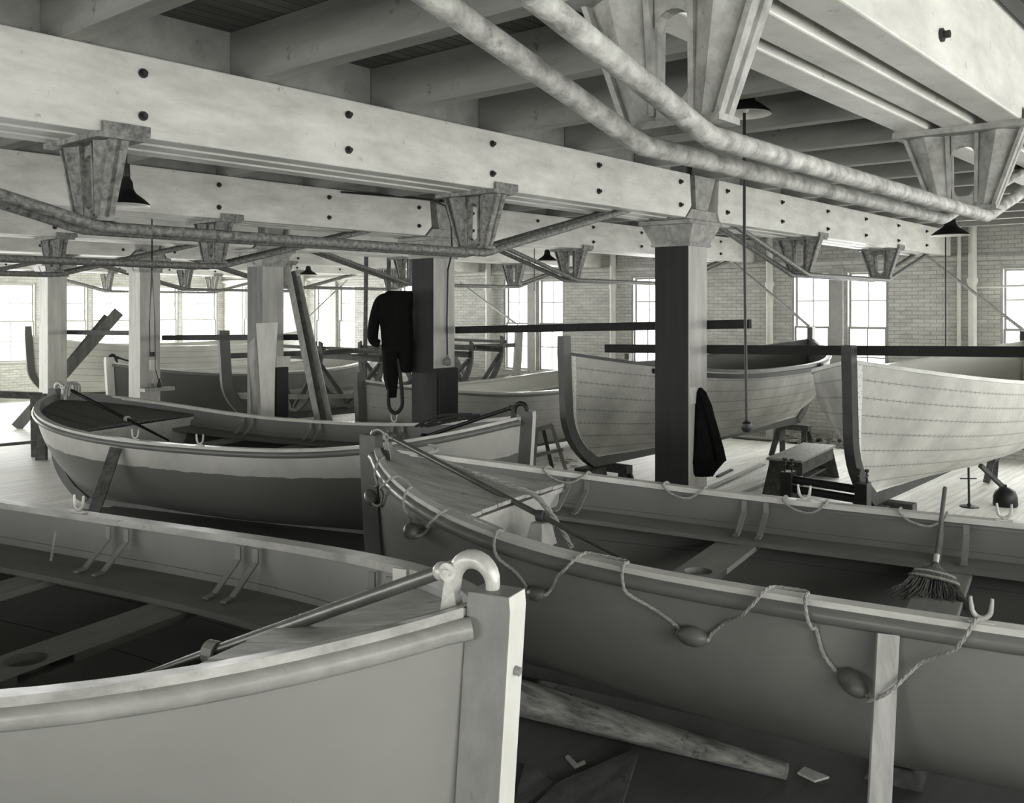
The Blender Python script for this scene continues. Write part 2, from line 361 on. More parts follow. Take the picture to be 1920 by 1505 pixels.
def window(axis, pos, a0, a1, depth):
    nwin[0] += 1; fr = .045; zm = (WIN_Z0+WIN_Z1)/2 + .02
    f = MB(); s = MB(); mu = MB(); g = MB()
    def bx(mb, p, q, z0, z1, d0, d1):
        x0, x1 = sorted((pos+depth*d0, pos+depth*d1))
        if axis == 'x': mb.bb(x0, x1, p, q, z0, z1)
        else: mb.bb(p, q, x0, x1, z0, z1)
    for p, q in ((a0, a0+fr), (a1-fr, a1)): bx(f, p, q, WIN_Z0, WIN_Z1, .02, .20)
    bx(f, a0+fr, a1-fr, WIN_Z1-fr, WIN_Z1, .02, .20)
    bx(s, a0-.03, a1+.03, WIN_Z0-.04, WIN_Z0, -.05, .2)
    for z0, z1, d in ((WIN_Z0, zm+.02, .06), (zm-.02, WIN_Z1-fr, .12)):
        for p, q in ((a0+fr, a0+fr+.035), (a1-fr-.035, a1-fr)): bx(mu, p, q, z0, z1, d, d+.04)
        bx(mu, a0+fr+.035, a1-fr-.035, z0, z0+.045, d, d+.04); bx(mu, a0+fr+.035, a1-fr-.035, z1-.04, z1, d, d+.04)
        c = (a0+a1)/2; bx(mu, c-.011, c+.011, z0+.045, z1-.04, d+.005, d+.035)
        zz = (z0+z1)/2; bx(mu, a0+fr+.035, c-.011, zz-.011, zz+.011, d+.005, d+.035); bx(mu, c+.011, a1-fr-.035, zz-.011, zz+.011, d+.005, d+.035)
        bx(g, a0+fr+.01, a1-fr-.01, z0+.01, z1-.01, d+.018, d+.022)
    r = struct('window_%d' % nwin[0], f, 'trimw')
    obj('sash', mu, 'trimw', r); obj('window_pane', g, 'glass', r); obj('window_sill', s, 'trimw', r)
for w in WIN_E:
    window('x', XW, w[0], w[1], 1); window('x', XW, w[2], w[3], 1)
for w in WIN_F:
    window('y', YF, w[0], w[1], 1); window('y', YF, w[2], w[3], 1)
for w in WIN_N:
    window('y', YN, w[0], w[1], -1); window('y', YN, w[2], w[3], -1)
# brick ledge above the heads and pilaster trim between windows of a pair
for m in range(-2, 6):
    c = 6.84 + m*S; b = MB(); b.bb(XW-.06, XW, c-.12, c+.12, WIN_Z0, WIN_Z1+.05); struct('trim_%d' % (m+3), b, 'trimw')
b = MB(); b.bb(XW-.08, XW, YN, YF, WIN_Z1+.10, WIN_Z1+.19); struct('trim_9', b, 'brick_x')

# vertical pipes on the east wall
for k in range(-1, 6):
    y = 4.43 + k*S; b = MB(); b.tube([(XW-.12, y, 0), (XW-.12, y, ZT+.2)], .07, 14)
    lab = 'white vertical pipe on the brick wall, %s from the right' % ORD[k+1] if k >= 0 else 'white vertical pipe on the brick wall beyond the right edge'
    o = thing('wall_pipe', lab, 'pipe', (XW-.12, y, 0), 0, 'vertical pipes on the brick wall')
    obj('pipe', b, 'pipe', o, smooth=True)
    b = MB(); b.tube([(XW-.12, y, 3.0), (XW-.12, y, 3.09)], .09, 14); obj('pipe_collar', b, 'pipe', o, smooth=True)
    if k == 0:
        b = MB(); b.tube([(XW-.10, y+.22, 0), (XW-.10, y+.22, ZT+.2)], .035, 10); tag(obj('thin_wall_pipe', b, 'pipe', smooth=True), 'thin white pipe beside the rightmost thick wall pipe', 'pipe')
        b = MB(); b.tube([(XW-.12, y, 2.93), (XW-.12, y-.4, 2.94), (XW-.12, y-1.6, 2.97)], .02, 8); tag(obj('branch_pipe', b, 'pipe', smooth=True), 'slim branch pipe running right from the thick wall pipe', 'pipe')

# ------------------------------------------------------------------ columns and capitals
cx0 = XC
def make_column(k):
    y0 = Y1 + COFF + k*S; xm = cx0+CA/2; ym = y0+CB/2
    names = ['dark fronted timber column with a coat hung on its right side', 'timber column with black coveralls hung beside it', 'timber column with white boards leaning against its foot',
             'pale timber column carrying the little shelf and cords', 'pale timber column beside the crossed leaning planks', 'far timber column nearest the window wall']
    t = thing('timber_column', names[k] if k >= 0 else 'timber column under the nearest beam, out to the right', 'column', (xm, ym, 0), 0, 'heavy timber columns')
    b = MB(); x0, x1, y1 = cx0, cx0+CA, y0+CB
    ch = .02
    # shaft built with its west face as its own material
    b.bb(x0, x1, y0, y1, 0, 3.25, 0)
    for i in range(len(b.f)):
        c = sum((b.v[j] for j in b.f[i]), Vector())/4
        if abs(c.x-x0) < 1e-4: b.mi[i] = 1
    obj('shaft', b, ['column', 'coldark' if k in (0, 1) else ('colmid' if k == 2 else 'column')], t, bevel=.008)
    # flared cast cap
    b = MB(); q = .035; w = .10
    zz0, zz1 = 3.25, 3.44
    def ring(e, z): return [(x0-e, y0-e, z), (x1+e, y0-e, z), (x1+e, y1+e, z), (x0-e, y1+e, z)]
    b.hexa(ring(.02, zz0) + ring(w, zz1)); b.hexa(ring(.03, zz0-.03) + ring(.03, zz0))
    for sx in (-1, 1):      # ribs
        xx = xm + sx*(CA/2+.05)
        b.hexa([(xm+sx*(CA/2), ym-.015, zz0), (xm+sx*(CA/2+.03), ym-.015, zz0), (xm+sx*(CA/2+.03), ym+.015, zz0), (xm+sx*(CA/2), ym+.015, zz0),
                (xm+sx*(CA/2), ym-.015, zz1), (xm+sx*(CA/2+w+.01), ym-.015, zz1), (xm+sx*(CA/2+w+.01), ym+.015, zz1), (xm+sx*(CA/2), ym+.015, zz1)])
    obj('cap', b, 'iron_lt', t)
    b = MB(); b.bb(x0-.16, x1+.16, ym-W_B/2-.02, ym+W_B/2+.02, zz1, ZB-.004); b.hexa([(8.42, ym-W_B/2-.02, ZB-.004), (9.08, ym-W_B/2-.02, ZB-.004), (9.08, ym+W_B/2+.02, ZB-.004), (8.42, ym+W_B/2+.02, ZB-.004), (8.53, ym-W_B/2-.02, ZB+.10), (9.04, ym-W_B/2-.02, ZB+.10), (9.04, ym+W_B/2+.02, ZB+.10), (8.53, ym+W_B/2+.02, ZB+.10)]); obj('bolster', b, 'iron_lt', t, bevel=.008)
    # pintle between the beam ends, wider at the top
    b = MB(); b.hexa([(8.68, y0-.07, ZB+.10), (8.92, y0-.07, ZB+.10), (8.92, y1+.07, ZB+.10), (8.68, y1+.07, ZB+.10),
                      (8.58, y0-.11, ZT), (9.02, y0-.11, ZT), (9.02, y1+.11, ZT), (8.58, y1+.11, ZT)]); obj('pintle', b, 'iron_lt', t)
    return t
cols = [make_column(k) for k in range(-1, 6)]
b = MB(); x0 = cx0+CA*.1
# ------------------------------------------------------------------ trussed beams
def strut_parts(t, X, yb, m, dz=0):
    """cast strut under a beam: two trough-shaped cheeks either side of a slot, thin edge flanges, seat plate and clips"""
    top, bot = ZB-.03, EYE+.49+dz; yc = yb+W_B/2; hw, hb_ = W_B/2, .155
    th = .012; web = MB()
    for sg in (-1, 1):
        # each cheek is a shallow V in plan, bulging towards both faces
        for fs in (-1, 1):
            q = []
            for z, yo, yi, bl in ((top, hw, .055, .075), (bot, hb_, .050, .03)):
                ym_ = (yo+yi)/2
                q.append([(X+fs*th, yc+sg*yo, z), (X+fs*(th+bl), yc+sg*ym_, z), (X+fs*th, yc+sg*yi, z)])
            for a in (0, 1):
                web.add([q[0][a], q[0][a+1], q[1][a+1], q[1][a]], [(0, 1, 2, 3)])
        # outer and inner closing faces
        for e, z0_, z1_ in ((hw, top, bot),):
            web.add([(X-th, yc+sg*hw, top), (X+th, yc+sg*hw, top), (X+th, yc+sg*hb_, bot), (X-th, yc+sg*hb_, bot)], [(0, 1, 2, 3)])
            web.add([(X-th, yc+sg*.055, top), (X+th, yc+sg*.055, top), (X+th, yc+sg*.05, bot), (X-th, yc+sg*.05, bot)], [(0, 1, 2, 3)])
    # head and foot of the slot, rounded
    hd = [(-.056, top), (-.056, top-.10)] + [(-.055*math.cos(math.pi*i/8), top-.10+.045*math.sin(math.pi*i/8)) for i in range(1, 8)] + [(.056, top-.10), (.056, top)]
    web.prism([(yc+p[0], p[1]) for p in hd], 'x', X-th*2, X+th*2)
    fd = [(-.052, bot), (-.052, bot+.09)] + [(-.05*math.cos(math.pi*i/8), bot+.09-.04*math.sin(math.pi*i/8)) for i in range(1, 8)] + [(.052, bot+.09), (.052, bot)]
    web.prism([(yc+p[0], p[1]) for p in fd], 'x', X-th*2, X+th*2)
    o = obj('strut_web', web, m, t, weld=False)
    for sg in (-1, 1):       # thin edge flanges
        fl = MB(); y0, y1 = yc+sg*hw, yc+sg*hb_; a, c = .055, .04; d = sg*.018
        fl.hexa([(X-c, y1-d, bot), (X+c, y1-d, bot), (X+c, y1, bot), (X-c, y1, bot), (X-a, y0-d, top), (X+a, y0-d, top), (X+a, y0, top), (X-a, y0, top)])
        obj('strut_flange', fl, m, o)
        rb = MB(); y0, y1 = yc+sg*.062, yc+sg*.055
        rb.hexa([(X-.03, y1, bot+.02), (X+.03, y1, bot+.02), (X+.03, y1+sg*.016, bot+.02), (X-.03, y1+sg*.016, bot+.02), (X-.05, y0, top), (X+.05, y0, top), (X+.05, y0+sg*.018, top), (X-.05, y0+sg*.018, top)])
        obj('strut_rib', rb, m, o)
    pl = MB(); pl.bb(X-.13, X+.13, yb-.03, yb+W_B+.03, ZB-.03, ZB-.0005)
    for ya in (yb-.03, yb+W_B+.008): pl.bb(X-.10, X+.16, ya, ya+.022, ZB-.0005, ZB+.055)
    obj('strut_seat', pl, m, o)
    ft = MB(); ft.bb(X-.06, X+.06, yc-hb_-.01, yc+hb_+.01, bot-.02, bot); obj('strut_foot', ft, m, o)
def make_beam(k, side):
    yb = Y1 + k*S; xa, xb = (XC-9.02+.35, 8.50) if side == 'L' else (9.06, XW-.002)
    near = k == -1
    bayname = ['nearest', 'second nearest', 'third', 'fourth', 'fifth', 'sixth', 'seventh'][k+1]
    lab = {(-1, 'L'): 'huge whitewashed trussed beam crossing the top right corner', (0, 'L'): 'broad whitewashed trussed beam spanning from upper left to the dark column',
           (0, 'R'): 'whitewashed trussed beam running right from the dark column to the brick wall', (1, 'L'): 'trussed beam running to the coverall column, next behind the broad one',
           (1, 'R'): 'trussed beam between the coverall column and the brick wall'}.get((k, side), '%s whitewashed trussed beam back, on the %s side of the columns' % (bayname, 'left' if side == 'L' else 'window wall'))
    t = thing('trussed_beam', lab, 'beam', (xa, yb, ZB), 0, 'whitewashed trussed beams')
    m_s = 'iron_lt' if near else 'iron'; m_r = 'rod_lt' if near else 'rod'
    for i in range(3):
        b = MB(); y0 = yb + i*.214
        if side == 'L': poly = [(xa, ZB), (xb-.12, ZB), (xb, ZB+.12), (xb-.03, ZT), (xa, ZT)]
        else: poly = [(xa, ZB+.10), (xa+.05, ZB), (xb, ZB), (xb, ZT), (xa+.03, ZT)]
        b.prism(poly, 'y', y0, y0+.15); obj('timber', b, 'beam', t, bevel=.008)
    # packing blocks in the gaps near the ends keep the timbers together
    b = MB()
    for xx in ((xa+.3, xa+.5), ((xa+xb)/2-.1, (xa+xb)/2+.1), (xb-.5, xb-.3)):
        for y0 in (.15, .364): b.bb(xx[0], xx[1], yb+y0, yb+y0+.064, ZB+.30, ZT-.005)
    obj('packing_block', b, 'beam', t)
    xs = ((2.31, 5.2) if near else (2.46, 5.55)) if side == 'L' else (11.85, 14.9)
    if xs:
        for X in xs: strut_parts(t, X, yb, m_s, .03 if near else 0)
    # truss rods in the two gaps
    for yy in (.182, .396):
        y = yb+yy; zf = EYE+.49-.02-.032+(.03 if near else 0); sx0, sx1 = xs
        slope = .246; pts = []
        xl = max(xa+.15, sx0-2.75); xr = min(xb-.12, sx1+2.75)
        for X, Z in ((xl, zf+slope*(sx0-xl)), (sx0-.25, zf+slope*.25), (sx0-.08, zf+.004+slope*.05), (sx0, zf), (sx0+.15, zf), ((sx0+sx1)/2, zf), (sx1-.15, zf), (sx1, zf), (sx1+.08, zf+.004+slope*.05), (sx1+.25, zf+slope*.25), (xr, zf+slope*(xr-sx1))):
            pts.append((X, y, Z))
        b = MB(); b.tube(pts, .031, 12); obj('truss_rod', b, m_r, t, smooth=True)
    # bolts: pairs every 1.2 m
    n = 0; X = xb-.22 if side == 'L' else xa+.22
    bolts = [8.27-(.24 if near else 0)-1.42*i for i in range(7)] if side == 'L' else [9.26+1.39*i for i in range(6)]
    for X in bolts:
        if X < xa+.1 or X > xb-.1: continue
        for dz in (.115, .345):
            b = MB(); b.tube([(X, yb+.002, ZB+dz), (X, yb-.012, ZB+dz)], .026, 10)
            b.tube([(X, yb-.012, ZB+dz), (X, yb-.035, ZB+dz)], .015, 6); obj('bolt', b, 'bolt', t)
    # blocking board between the joists above the beam
    b = MB(); b.bb(xa, xb, yb+.25, yb+.33, ZT+.002, ZDECK-.002); obj('blocking', b, 'joist', t)
    return t
for k in range(-1, 6):
    for side in 'LR': make_beam(k, side)
# ------------------------------------------------------------------ joists
JX = [3.288 + 1.13*n for n in range(-3, 13)]
proto = None
for bay in range(-1, 7):
    ya = Y1 + (bay-1)*S + .335 if bay > -1 else YN+.01
    yb_ = Y1 + bay*S + .245 if bay < 6 else YF-.01
    if bay == -1: yb_ = Y1 - 2*S + .245 + S; ya = YN+.01; 
    if bay == -1: continue
    pr = None
    for n, X in enumerate(JX):
        lab = 'whitewashed ceiling joist, %s from the brick window wall, %s bay back from the camera' % (ORD[len(JX)-1-n], ORD[bay])
        if pr is None or bay == 6:
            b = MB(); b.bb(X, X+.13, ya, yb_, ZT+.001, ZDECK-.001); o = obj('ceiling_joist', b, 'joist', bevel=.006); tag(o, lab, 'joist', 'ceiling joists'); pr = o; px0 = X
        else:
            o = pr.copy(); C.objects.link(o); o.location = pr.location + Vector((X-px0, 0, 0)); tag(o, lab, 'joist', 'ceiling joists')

# ------------------------------------------------------------------ boats
class Hull:
    def __init__(s, L=7.08, B=1.17, hb=1.39, hm=1.06, p=3.2, q=.93, r=2.5): s.L, s.B, s.hb, s.hm, s.p, s.q, s.r = L, B, hb, hm, p, q, r
    def zs(s, u): return s.hm + (s.hb-s.hm)*abs(2*u-1)**s.r
    def b(s, u): return s.B*max(0, 1-abs(2*u-1)**s.p)**s.q
    def xe(s, h): return .09*(1-h) + .50*max(0, 1-h/.5)**2.3
    def pt(s, u, h, side, ins=0):
        e = abs(2*u-1)**1.6; m = 2.7*(1-e)+1.25*e; n = .60*(1-e)+1.0*e
        y = s.b(u)*(1-(1-h)**m)**n
        z = s.zs(u)*h; xe = s.xe(h)
        if ins:
            y = max(0, y-ins*1.0); z = ins + (s.zs(u)-ins)*h; xe += ins*1.5
        return Vector((xe + u*(s.L-2*xe), side*y, z))
    def u(s, x): return min(max(x/s.L, 0), 1)
    def inner_b(s, x, z):
        u = s.u(x)
        for _ in range(4):
            h = min(1, max(0, (z-.024)/(s.zs(u)-.024))); xe = s.xe(h)+.036; u = min(1, max(0, (x-xe)/(s.L-2*xe)))
        return s.pt(u, h, 1, .024).y
US = [.5-.5*math.cos(math.pi*i/48) for i in range(49)]
HS = [(j/14)**1.45 for j in range(15)]
def build_boat(name, label, cat, loc, rz, H, out_m, in_m, rail_m='rail', cap_m='cap', stem_m='stemw', stem_h=.07, keel_d=.07, rail_r=.034, stem_front=None, stem_w=.10, planked=True, group=None):
    t = thing(name, label, cat, loc, rz, group)
    b = MB()
    for ins, mi in ((0, 0), (.024, 1)):
        rows, uvs = [], []
        for u in US:
            r = [H.pt(u, h, 1, ins) for h in reversed(HS)] + [H.pt(u, h, -1, ins) for h in HS[1:]]
            rows.append(r); uvs.append([(u, h) for h in reversed(HS)] + [(u, h) for h in HS[1:]])
        b.grid(rows, mi, uvs, flip=bool(ins))
    # sheer edge closing strip
    for sd in (1, -1):
        rows = [[H.pt(u, 1, sd, 0), H.pt(u, 1, sd, .024)] for u in US]; b.grid(rows, 0, [[(u, 1), (u, 1)] for u in US])
    o = obj('hull', b, [out_m, in_m], t, local=True, weld=False)
    for p in o.data.polygons: p.use_smooth = True
    # gunwale caps and rub rails
    for sd in (1, -1):
        g = MB(); rows = []
        uu = [u for u in US if .002 < u < .998]
        for u in uu:
            P = H.pt(u, 1, sd); P2 = H.pt(u, 1, sd)
            yo = abs(P.y)+.022; yi = max(.0, abs(P.y)-.06)
            rows.append([(P.x, sd*yi, P.z-.03), (P.x, sd*yi, P.z+.006), (P.x, sd*yo, P.z+.006), (P.x, sd*yo, P.z-.03), (P.x, sd*yi, P.z-.03)])
        g.grid(rows); obj('gunwale_cap', g, cap_m, t, local=True, bevel=0)
        if rail_r:
            g = MB(); pts = []
            for u in uu:
                P = H.pt(u, 1, sd); pts.append((P.x, P.y+sd*.012, P.z-.03-rail_r*.75))
            pts[0] = (pts[0][0]-.02, pts[0][1], pts[0][2]); g.tube(pts, rail_r, 10); obj('rub_rail', g, rail_m, t, local=True, smooth=True)
    # stem and stern posts (curved), keel between
    for end in (0, 1):
        prof_o, prof_i = [], []
        for j, h in enumerate([1.0] + [1-(i/16) for i in range(1, 17)]):
            x = H.xe(h); z = H.hb*h
            # offset outward along local normal
            h2 = max(0, h-.03); h1 = min(1, h+.03); dx = H.xe(h2)-H.xe(h1); dz = H.hb*(h2-h1); l = math.hypot(dx, dz); nx, nz = dz/l, -dx/l
            prof_o.append((x+nx*.122, z+nz*.10 if h < .99 else z)); prof_i.append((x+.03, z+.02 if h < .1 else z))
        prof_o.insert(0, (H.xe(1)-.118, H.hb+stem_h)); prof_i.insert(0, (H.xe(1)+.025, H.hb+stem_h))
        w = stem_w/2
        g = MB(); rows = []
        for po, pi in zip(prof_o, prof_i):
            zz = max(po[1], -keel_d); 
            fx = (lambda x: x) if end == 0 else (lambda x: H.L-x)
            rows.append([(fx(pi[0]), -w, pi[1]), (fx(po[0]), -w*.95, zz), (fx(po[0]), w*.95, zz), (fx(pi[0]), w, pi[1]), (fx(pi[0]), -w, pi[1])])
        g.grid(rows); g.add(rows[0][:4], [(0, 1, 2, 3)]); g.add(rows[-1][:4], [(3, 2, 1, 0)])
        for i, f in enumerate(g.f[:-2]):
            pass
        if stem_front:
            for i, f in enumerate(g.f):
                c = [g.v[j] for j in f]
                if all(abs(abs(q.y)-w*.95) < 1e-5 for q in c) : g.mi[i] = 1
        ps = obj('stem_post' if end == 0 else 'stern_post', g, [stem_m, stem_front or stem_m], t, local=True, bevel=.004)
    g = MB(); g.bb(H.xe(0)-.02, H.L-H.xe(0)+.02, -.035, .035, -keel_d, .03); obj('keel', g, stem_m, t, local=True)
    return t
def add_bench(t, H, z_off, x0, x1, m, wid=.34):
    for sd in (1, -1):
        g = MB(); rows = []
        for i in range(25):
            x = x0+(x1-x0)*i/24; z = H.zs(H.u(x))-z_off; yo = H.inner_b(x, z)-.002; yi = max(.05, yo-wid)
            rows.append([(x, sd*yo, z-.03), (x, sd*yo, z), (x, sd*yi, z), (x, sd*yi, z-.03), (x, sd*yo, z-.03)])
        g.grid(rows); g.add(rows[0][:4], [(0, 1, 2, 3)]); g.add(rows[-1][:4], [(3, 2, 1, 0)]); obj('side_bench', g, m, t, local=True)
def add_thwart(t, H, x, z_off, m, w=.25, hole=False, th=.035):
    z = H.zs(H.u(x))-z_off-.032; y = H.inner_b(x, z-th)-.01; g = MB()
    if hole:
        R = .085; n = 24; cir = [(x+R*math.cos(2*math.pi*i/n), R*1.0*math.sin(2*math.pi*i/n)) for i in range(n)]
        def sq(a):
            c, s_ = math.cos(a), math.sin(a); k = (w/2)/max(abs(c), abs(s_)); return (x+c*k, s_*k)
        ou = [sq(2*math.pi*i/n) for i in range(n)]
        for i in range(n):
            j = (i+1) % n; q = [cir[i], cir[j], ou[j], ou[i]]
            g.add([(p[0], p[1], z-th) for p in q] + [(p[0], p[1], z) for p in q], [(3,2,1,0),(4,5,6,7),(0,1,5,4)])
        g.bb(x-w/2, x+w/2, w/2, y, z-th, z); g.bb(x-w/2, x+w/2, -y, -w/2, z-th, z)
        o = obj('mast_thwart', g, m, t, local=True)
    else:
        g.bb(x-w/2, x+w/2, -y, y, z-th, z); o = obj('thwart', g, m, t, local=True, bevel=.006)
    return o
def add_knees(t, H, xs, z_off, m, sides=(1, -1), drop=0):
    for x in xs:
        for sd in sides:
            u = H.u(x); zt_ = H.zs(u)-.035; zb_ = H.zs(u)-z_off+.004; yt = H.inner_b(x, zt_)-.045; ym = H.inner_b(x, zb_+.05)
            g = MB(); y2 = ym-.25
            pts = [(yt, zt_), (yt, zt_-.07), (y2+.06, zb_+.012), (y2, zb_+.006)]
            for a, c in zip(pts[:-1], pts[1:]): g.bar((x, sd*a[0], a[1]), (x, sd*c[0], c[1]), .035, .010, up=(0, sd, 1) if a[0] == c[0] else (0, 0, 1))
            obj('thwart_knee', g, m, t, local=True)
def add_deck(t, H, x1, z_off, m, bulk_m, end=0):
    g = MB(); xs = [.06 + (x1-.06)*i/14 for i in range(15)]
    fx = (lambda x: x) if end == 0 else (lambda x: H.L-x)
    zf = lambda x: H.zs(H.u(x))-z_off
    nb = 8; ht = .025
    # boards run fore and aft: five per side with fine gaps
    hw = H.inner_b(x1, zf(x1))
    bw = 2*hw/nb
    for i in range(nb):
        ya, yb_ = -hw+bw*i+.0045, -hw+bw*(i+1)-.0045
        rows = []
        for x in xs:
            lim = H.inner_b(x, zf(x))-.004; z = zf(x) + .02*(1-(ya+yb_)**2/4/hw**2)
            a, c = max(ya, -lim), min(yb_, lim)
            if a > c: a = c = max(-lim, min(lim, (ya+yb_)/2)); 
            rows.append([(fx(x), a, z-ht), (fx(x), a, z), (fx(x), c, z), (fx(x), c, z-ht), (fx(x), a, z-ht)])
        g.grid(rows); g.add(rows[-1][:4], [(0, 1, 2, 3)])
    o = obj('foredeck' if end == 0 else 'afterdeck', g, m, t, local=True, weld=False)
    g = MB(); rows = []
    for i in range(9):
        z = zf(x1)-.03-.62*i/8; y = H.inner_b(x1-.03, max(z, .05))-.004; rows.append([(fx(x1-.03), -y, z), (fx(x1-.03), y, z)])
    g.grid(rows); rows2 = [[(fx(x1-.055), a[1], a[2]) for a in r] for r in rows]; g.grid(rows2, flip=True); obj('bulkhead', g, bulk_m, t, local=True)
    g = MB(); g.bb(*sorted((fx(x1-.05), fx(x1))), -hw+.01, hw-.01, zf(x1)-.06, zf(x1)-.026); obj('deck_beam', g, bulk_m, t, local=True)
def add_gear(t, H, end, x_end, z_end, rod_m, hook_m, block_m, rod_r=.018, brk_x=1.25, sc_=1.0):
    """boat-fall releasing hook on the stem head with its long rod and bracket"""
    fx = (lambda x: x) if end == 0 else (lambda x: H.L-x)
    z0 = H.hb; sg = 1 if end == 0 else -1
    g = MB()
    # short hook arching forward over the stem head
    hx, hz, hr = .035, z0+.062, .068
    arc = [(fx(hx+hr*math.cos(math.pi*i/12)), 0, hz+hr*math.sin(math.pi*i/12)) for i in range(13)]
    pts = [(fx(hx+hr+.006), 0, hz-.045)] + arc + [(fx(hx-hr+.004), 0, hz-.035)]
    g.tube(pts, [.020*sc_] + [(.020+.006*math.sin(math.pi*i/12))*sc_ for i in range(13)] + [.017*sc_], 14); hk = obj('releasing_hook', g, hook_m, t, local=True, smooth=True)
    g = MB(); g.tube([(fx(.115), -.03, z0+.085), (fx(.115), .03, z0+.085)], .030, 16); g.tube([(fx(.115), -.04, z0+.085), (fx(.115), .04, z0+.085)], .012, 10)
    obj('hook_pivot', g, hook_m, hk, local=True, smooth=True)
    g = MB(); g.hexa([(fx(.075), -.022, z0-.09), (fx(.155), -.022, z0-.09), (fx(.155), .022, z0-.09), (fx(.075), .022, z0-.09), (fx(.10), -.022, z0+.07), (fx(.13), -.022, z0+.07), (fx(.13), .022, z0+.07), (fx(.10), .022, z0+.07)])
    obj('hook_pedestal', g, hook_m, hk, local=True, bevel=.004)
    A = Vector((fx(.145), 0, z0+.08)); B_ = Vector((fx(x_end), 0, z_end))
    g = MB(); d = (B_-A).normalized(); g.tube([A-d*.02, A+d*.0, A+d*.015, A+d*.03], [.024, .030, .030, .022], 12); obj('rod_socket', g, hook_m, t, local=True, smooth=True)
    f = (brk_x-.145)/(x_end-.145); Pm = A.lerp(B_, f)
    g = MB(); g.tube([A, Pm, B_], [rod_r, rod_r, rod_r*.55], 10); obj('releasing_rod', g, rod_m, t, local=True, smooth=True)
    g = MB()
    for i in range(20):
        a0, a1 = math.pi*2*i/20, math.pi*2*(i+1)/20
        r0, r1 = rod_r+.003, rod_r+.018
        x0, x1 = fx(brk_x)-.025, fx(brk_x)+.025
        for_ = lambda r, a: (r*math.cos(a), Pm.z+r*math.sin(a))
        q = [for_(r0, a0), for_(r1, a0), for_(r1, a1), for_(r0, a1)]
        g.add([(x0, p[0], p[1]) for p in q] + [(x1, p[0], p[1]) for p in q], [(0,1,2,3),(7,6,5,4),(1,5,6,2),(0,3,7,4)])
    bk = obj('rod_bracket', g, hook_m, t, local=True)
    zb_ = Pm.z-rod_r-.02
    g = MB(); g.hexa([(fx(brk_x)-.07, -.11, zb_-.16), (fx(brk_x)+.07, -.11, zb_-.16), (fx(brk_x)+.07, .11, zb_-.16), (fx(brk_x)-.07, .11, zb_-.16),
                      (fx(brk_x)-.045, -.06, zb_), (fx(brk_x)+.045, -.06, zb_), (fx(brk_x)+.045, .06, zb_), (fx(brk_x)-.045, .06, zb_)]); obj('bracket_block', g, block_m, bk, local=True, bevel=.006)
def add_rowlock(t, H, x, sd, m, s=1.0):
    s *= .64
    u = H.u(x); P = H.pt(u, 1, sd); y = P.y-sd*.02; z = P.z+.006; g = MB()
    pts = []
    for i in range(17):
        a = math.pi + math.pi*i/16; pts.append((x+.055*s*math.cos(a), y, z+.085*s+.06*s*math.sin(a)))
    pts = [(x-.062*s, y, z+.155*s), (x-.06*s, y, z+.12*s)] + pts + [(x+.06*s, y, z+.12*s), (x+.062*s, y, z+.155*s)]
    g.tube(pts, [.010*s, .012*s]+[.015*s]*17+[.012*s, .010*s], 10); g.tube([(x, y, z-.0), (x, y, z+.03*s)], .013*s, 10); g.bb(x-.05, x+.05, y-.02, y+.02, z, z+.006)
    return obj('rowlock', g, m, t, local=True, smooth=True)
def rope_pts(pts, n=6):
    pts = [Vector(p) for p in pts]; out = []
    for i in range(len(pts)-1):
        p0, p1, p2, p3 = pts[max(i-1, 0)], pts[i], pts[i+1], pts[min(i+2, len(pts)-1)]
        for k in range(n):
            s_ = k/n; out.append(.5*((2*p1)+(p2-p0)*s_+(2*p0-5*p1+4*p2-p3)*s_**2+(3*p1-p0-3*p2+p3)*s_**3))
    out.append(pts[-1]); return out
def laid_rope(mb, pts, r, twist=28, strands=3):
    """strands twisted round the centreline"""
    pts = [Vector(p) for p in pts]
    # resample finely
    fine = []
    for a, c in zip(pts[:-1], pts[1:]):
        n = max(2, int((c-a).length/(r*1.3)))
        fine += [a.lerp(c, i/n) for i in range(n)]
    fine.append(pts[-1]); up = None; acc = 0; fr = []
    for i, p in enumerate(fine):
        d = (fine[min(i+1, len(fine)-1)]-fine[max(0, i-1)]).normalized()
        if up is None: up = Vector((0, 0, 1)) if abs(d.z) < .9 else Vector((1, 0, 0))
        a = d.cross(up).normalized(); up = a.cross(d).normalized()
        if i: acc += (p-fine[i-1]).length
        fr.append((p, a, up.copy(), acc))
    for s_ in range(strands):
        mb.tube([p + (a*math.cos(acc/r*.55 + 2*math.pi*s_/strands) + u_*math.sin(acc/r*.55 + 2*math.pi*s_/strands))*r*.5 for p, a, u_, acc in fr], r*.56, 6)

M['hull_a'] = hull_mat('grey_hull_paint_a', 140, 130, rough=.5, blotch=1.2)
M['hull_b'] = hull_mat('grey_hull_paint_b', 130, 118, rough=.42, blotch=1.5)
M['hull_c'] = hull_mat('two_tone_hull', 196, 170, low=108, line=.72, rough=.35, blotch=2, wob=.012)
M['hull_raw'] = hull_mat('planked_hull', 205, 160, band=228, rough=.6, seams=.022, seamv=128, nails=True, blotch=2.2, rows=8)
M['hull_raw2'] = hull_mat('pale_planked_hull', 205, 180, rough=.6, seams=.03, seamv=130, blotch=1.6, rows=8)
M['hull_f'] = hull_mat('pale_primed_hull', 178, 150, rough=.55, blotch=1.2, seams=.015, seamv=120, rows=7)
M['hull_h'] = hull_mat('dark_hull_paint', 92, 78, rough=.5, blotch=1.2)
M['inner'] = hull_mat('boat_interior_paint', 116, 102, rough=.5, blotch=1.5, seams=.010, seamv=80, rows=5)
M['inner_a'] = hull_mat('boat_interior_paint_a', 124, 110, rough=.5, blotch=1.5, seams=.010, seamv=66, rows=5)
